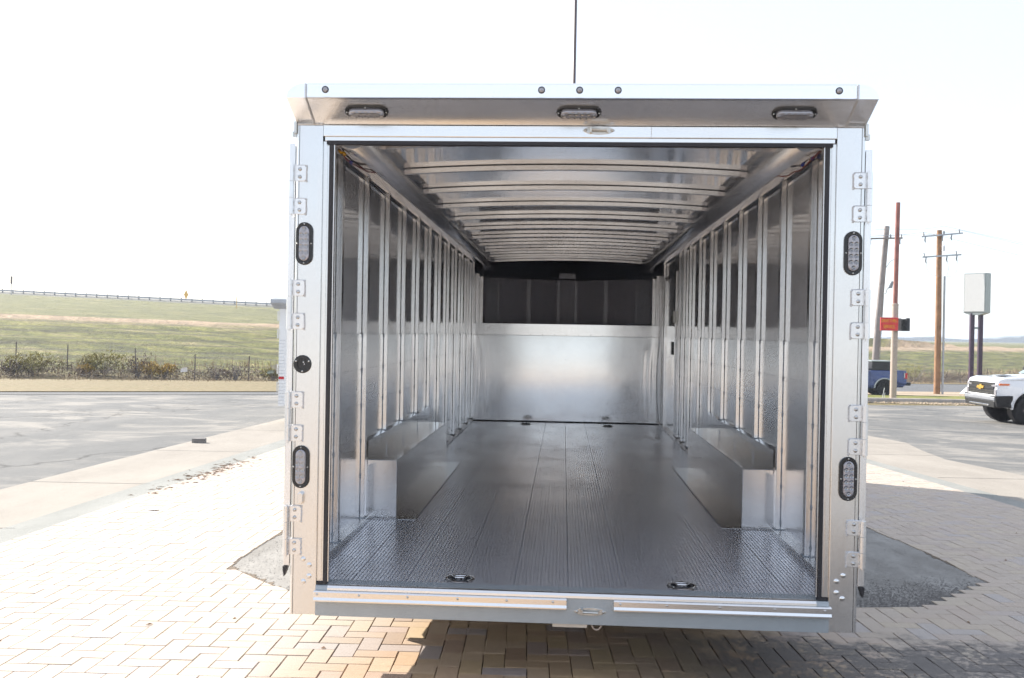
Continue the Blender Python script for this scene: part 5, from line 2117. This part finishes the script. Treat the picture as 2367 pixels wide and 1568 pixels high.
        b.box(-4.90, -4.84, sy * 1.000, sy * 1.010, 1.06, 1.36)
        b.build('light_trim', M['signwhite'], tl)
        # black lower cladding at the front corner
        b = MB()
        b.prism([(0.50, 0.50), (0.98, 0.52), (1.03, 0.84), (0.52, 0.86)], sy * 0.66, sy * 0.995, 'y')
        b.build('corner_cladding', M['blackplastic'], root, bevel=0.02)
        b = MB()
        b.box(-3.1, -0.65, sy * 0.985, sy * 1.06, 0.36, 0.43)
        b.build('side_step', M['blackplastic'], root, bevel=0.01)
        b = MB()
        for x in (-0.60, -1.95, -2.95):
            b.box(x - 0.006, x + 0.006, sy * 0.999, sy * 1.002, 0.5, 1.40)
        b.build('door_gap', M['groove'], root)
        b = MB()
        for x in (-1.75, -2.7):
            b.box(x - 0.09, x + 0.09, sy * 1.0, sy * 1.03, 1.22, 1.25)
        b.build('door_handle', M[paint], root)
    # grille, emblem, bumper, scoop
    b = MB()
    b.box(0.90, 0.972, -0.80, 0.80, 0.86, 1.215)
    g_ = b.build('grille', M['blackplastic'], root, bevel=0.01)
    for z in (0.905, 0.965, 1.155):
        b = MB()
        b.box(0.972, 0.982, -0.72, 0.72, z, z + 0.010)
        b.build('grille_bar', M['chrome'], g_)
    b = MB()
    b.box(0.9735, 0.992, -0.78, 0.78, 1.035, 1.10)
    b.build('grille_bar', M['blackcloth'], g_)
    if not dark:
        b = MB()
        b.prism([(-0.22, 1.025), (-0.075, 1.025), (-0.075, 0.995), (0.055, 0.995), (0.055, 1.025), (0.19, 1.025), (0.235, 1.105), (0.09, 1.105), (0.09, 1.14), (-0.045, 1.14), (-0.045, 1.105), (-0.175, 1.105)], 0.993, 1.012, 'x')
        b.build('emblem', M['gold'], g_)
    b = MB()
    b.box(0.80, 1.04, -0.94, 0.94, 0.70, 0.82)
    bp = b.build('bumper', M['insul' if not dark else 'blackcloth'], root, bevel=0.03)
    b = MB()
    b.box(0.80, 1.02, -0.90, 0.90, 0.50, 0.70)
    b.build('bumper_valance', M['blackplastic'], bp, bevel=0.02)
    b = MB()
    b.box(0.82, 1.045, -0.60, 0.60, 0.53, 0.585)
    b.build('skid_bar', M['chrome'], bp, bevel=0.01)
    b = MB()
    b.box(0.80, 0.985, -0.86, 0.86, 0.825, 0.86)
    b.build('bumper_top', M[paint], bp)
    b = MB()
    b.add([(0.45, -0.34, 1.385), (0.45, 0.34, 1.385), (0.05, 0.26, 1.44), (0.05, -0.26, 1.44), (-0.4, 0.3, 1.41), (-0.4, -0.3, 1.41)], [(0, 1, 2, 3), (3, 2, 4, 5), (0, 3, 5), (1, 4, 2)])
    b.build('hood_scoop', M[paint], root)
    b = MB()
    b.add([(0.452, -0.30, 1.390), (0.452, 0.30, 1.390), (0.20, 0.27, 1.425), (0.20, -0.27, 1.425)], [(0, 1, 2, 3)])
    b.build('scoop_mouth', M['blackplastic'], root)
    b = MB()
    b.box(-5.28, -4.98, -0.85, 0.85, 0.62, 0.80)
    b.build('rear_bumper', M['blackcloth'], root, bevel=0.02)
    b = MB()
    b.box(-4.94, -3.06, -0.78, 0.78, 1.30, 1.475)
    b.build('bed_opening', M['blackcloth'], root)
    if dark:
        b = MB()
        b.prism([(-4.25, 1.48), (-3.05, 1.48), (-3.08, 1.92), (-4.25, 1.95)], -0.90, 0.90, 'y')
        bx = b.build('bed_box', M['blackcloth'], root, bevel=0.02)
        b = MB()
        b.box(-4.30, -3.03, -0.93, 0.93, 1.955, 2.02)
        b.build('box_lid', M['signframe'], bx, bevel=0.01)
    root.scale = (scale, scale, scale)
    return root


HD = math.atan2(0.30, -2.60) + R(0)
hd = R(181.5)
pickup('pickup_truck', 'white pickup with gold emblem on its black grille, the one seen to its windshield', 'white pickups parked in the lot', (13.42, 24.3, G(0, 24.3)), hd, 'whitecar')
pickup('pickup_truck', 'white pickup cut off by the photo edge, in front of the other white one', 'white pickups parked in the lot', (13.75, 21.2, G(0, 21.2)), hd, 'whitecar')
pickup('pickup_truck', 'blue pickup with black wheels and a dark box in its bed, behind the beige pole', None, (19.05 - 3.75 * 1.04, 53.2, G(0, 53.2)), R(180), 'bluecar', True, 1.04)

# ------------------------------------------------------------------ haze
b = MB()
b.box(-3300, 3300, -2900, 3300, -7, 19)
hz = b.build('haze', None)
hm = bpy.data.materials.new('thin_haze')
hm.use_nodes = True
hm.node_tree.nodes.clear()
pvn = hm.node_tree.nodes.new('ShaderNodeVolumePrincipled')
pvn.inputs['Color'].default_value = (0.80, 0.88, 1.0, 1)
pvn.inputs['Density'].default_value = 0.0005
pvn.inputs['Anisotropy'].default_value = 0.2
hmo = hm.node_tree.nodes.new('ShaderNodeOutputMaterial')
hm.node_tree.links.new(pvn.outputs[0], hmo.inputs['Volume'])
hz.data.materials.clear()
hz.data.materials.append(hm)
tag(hz, kind='stuff')
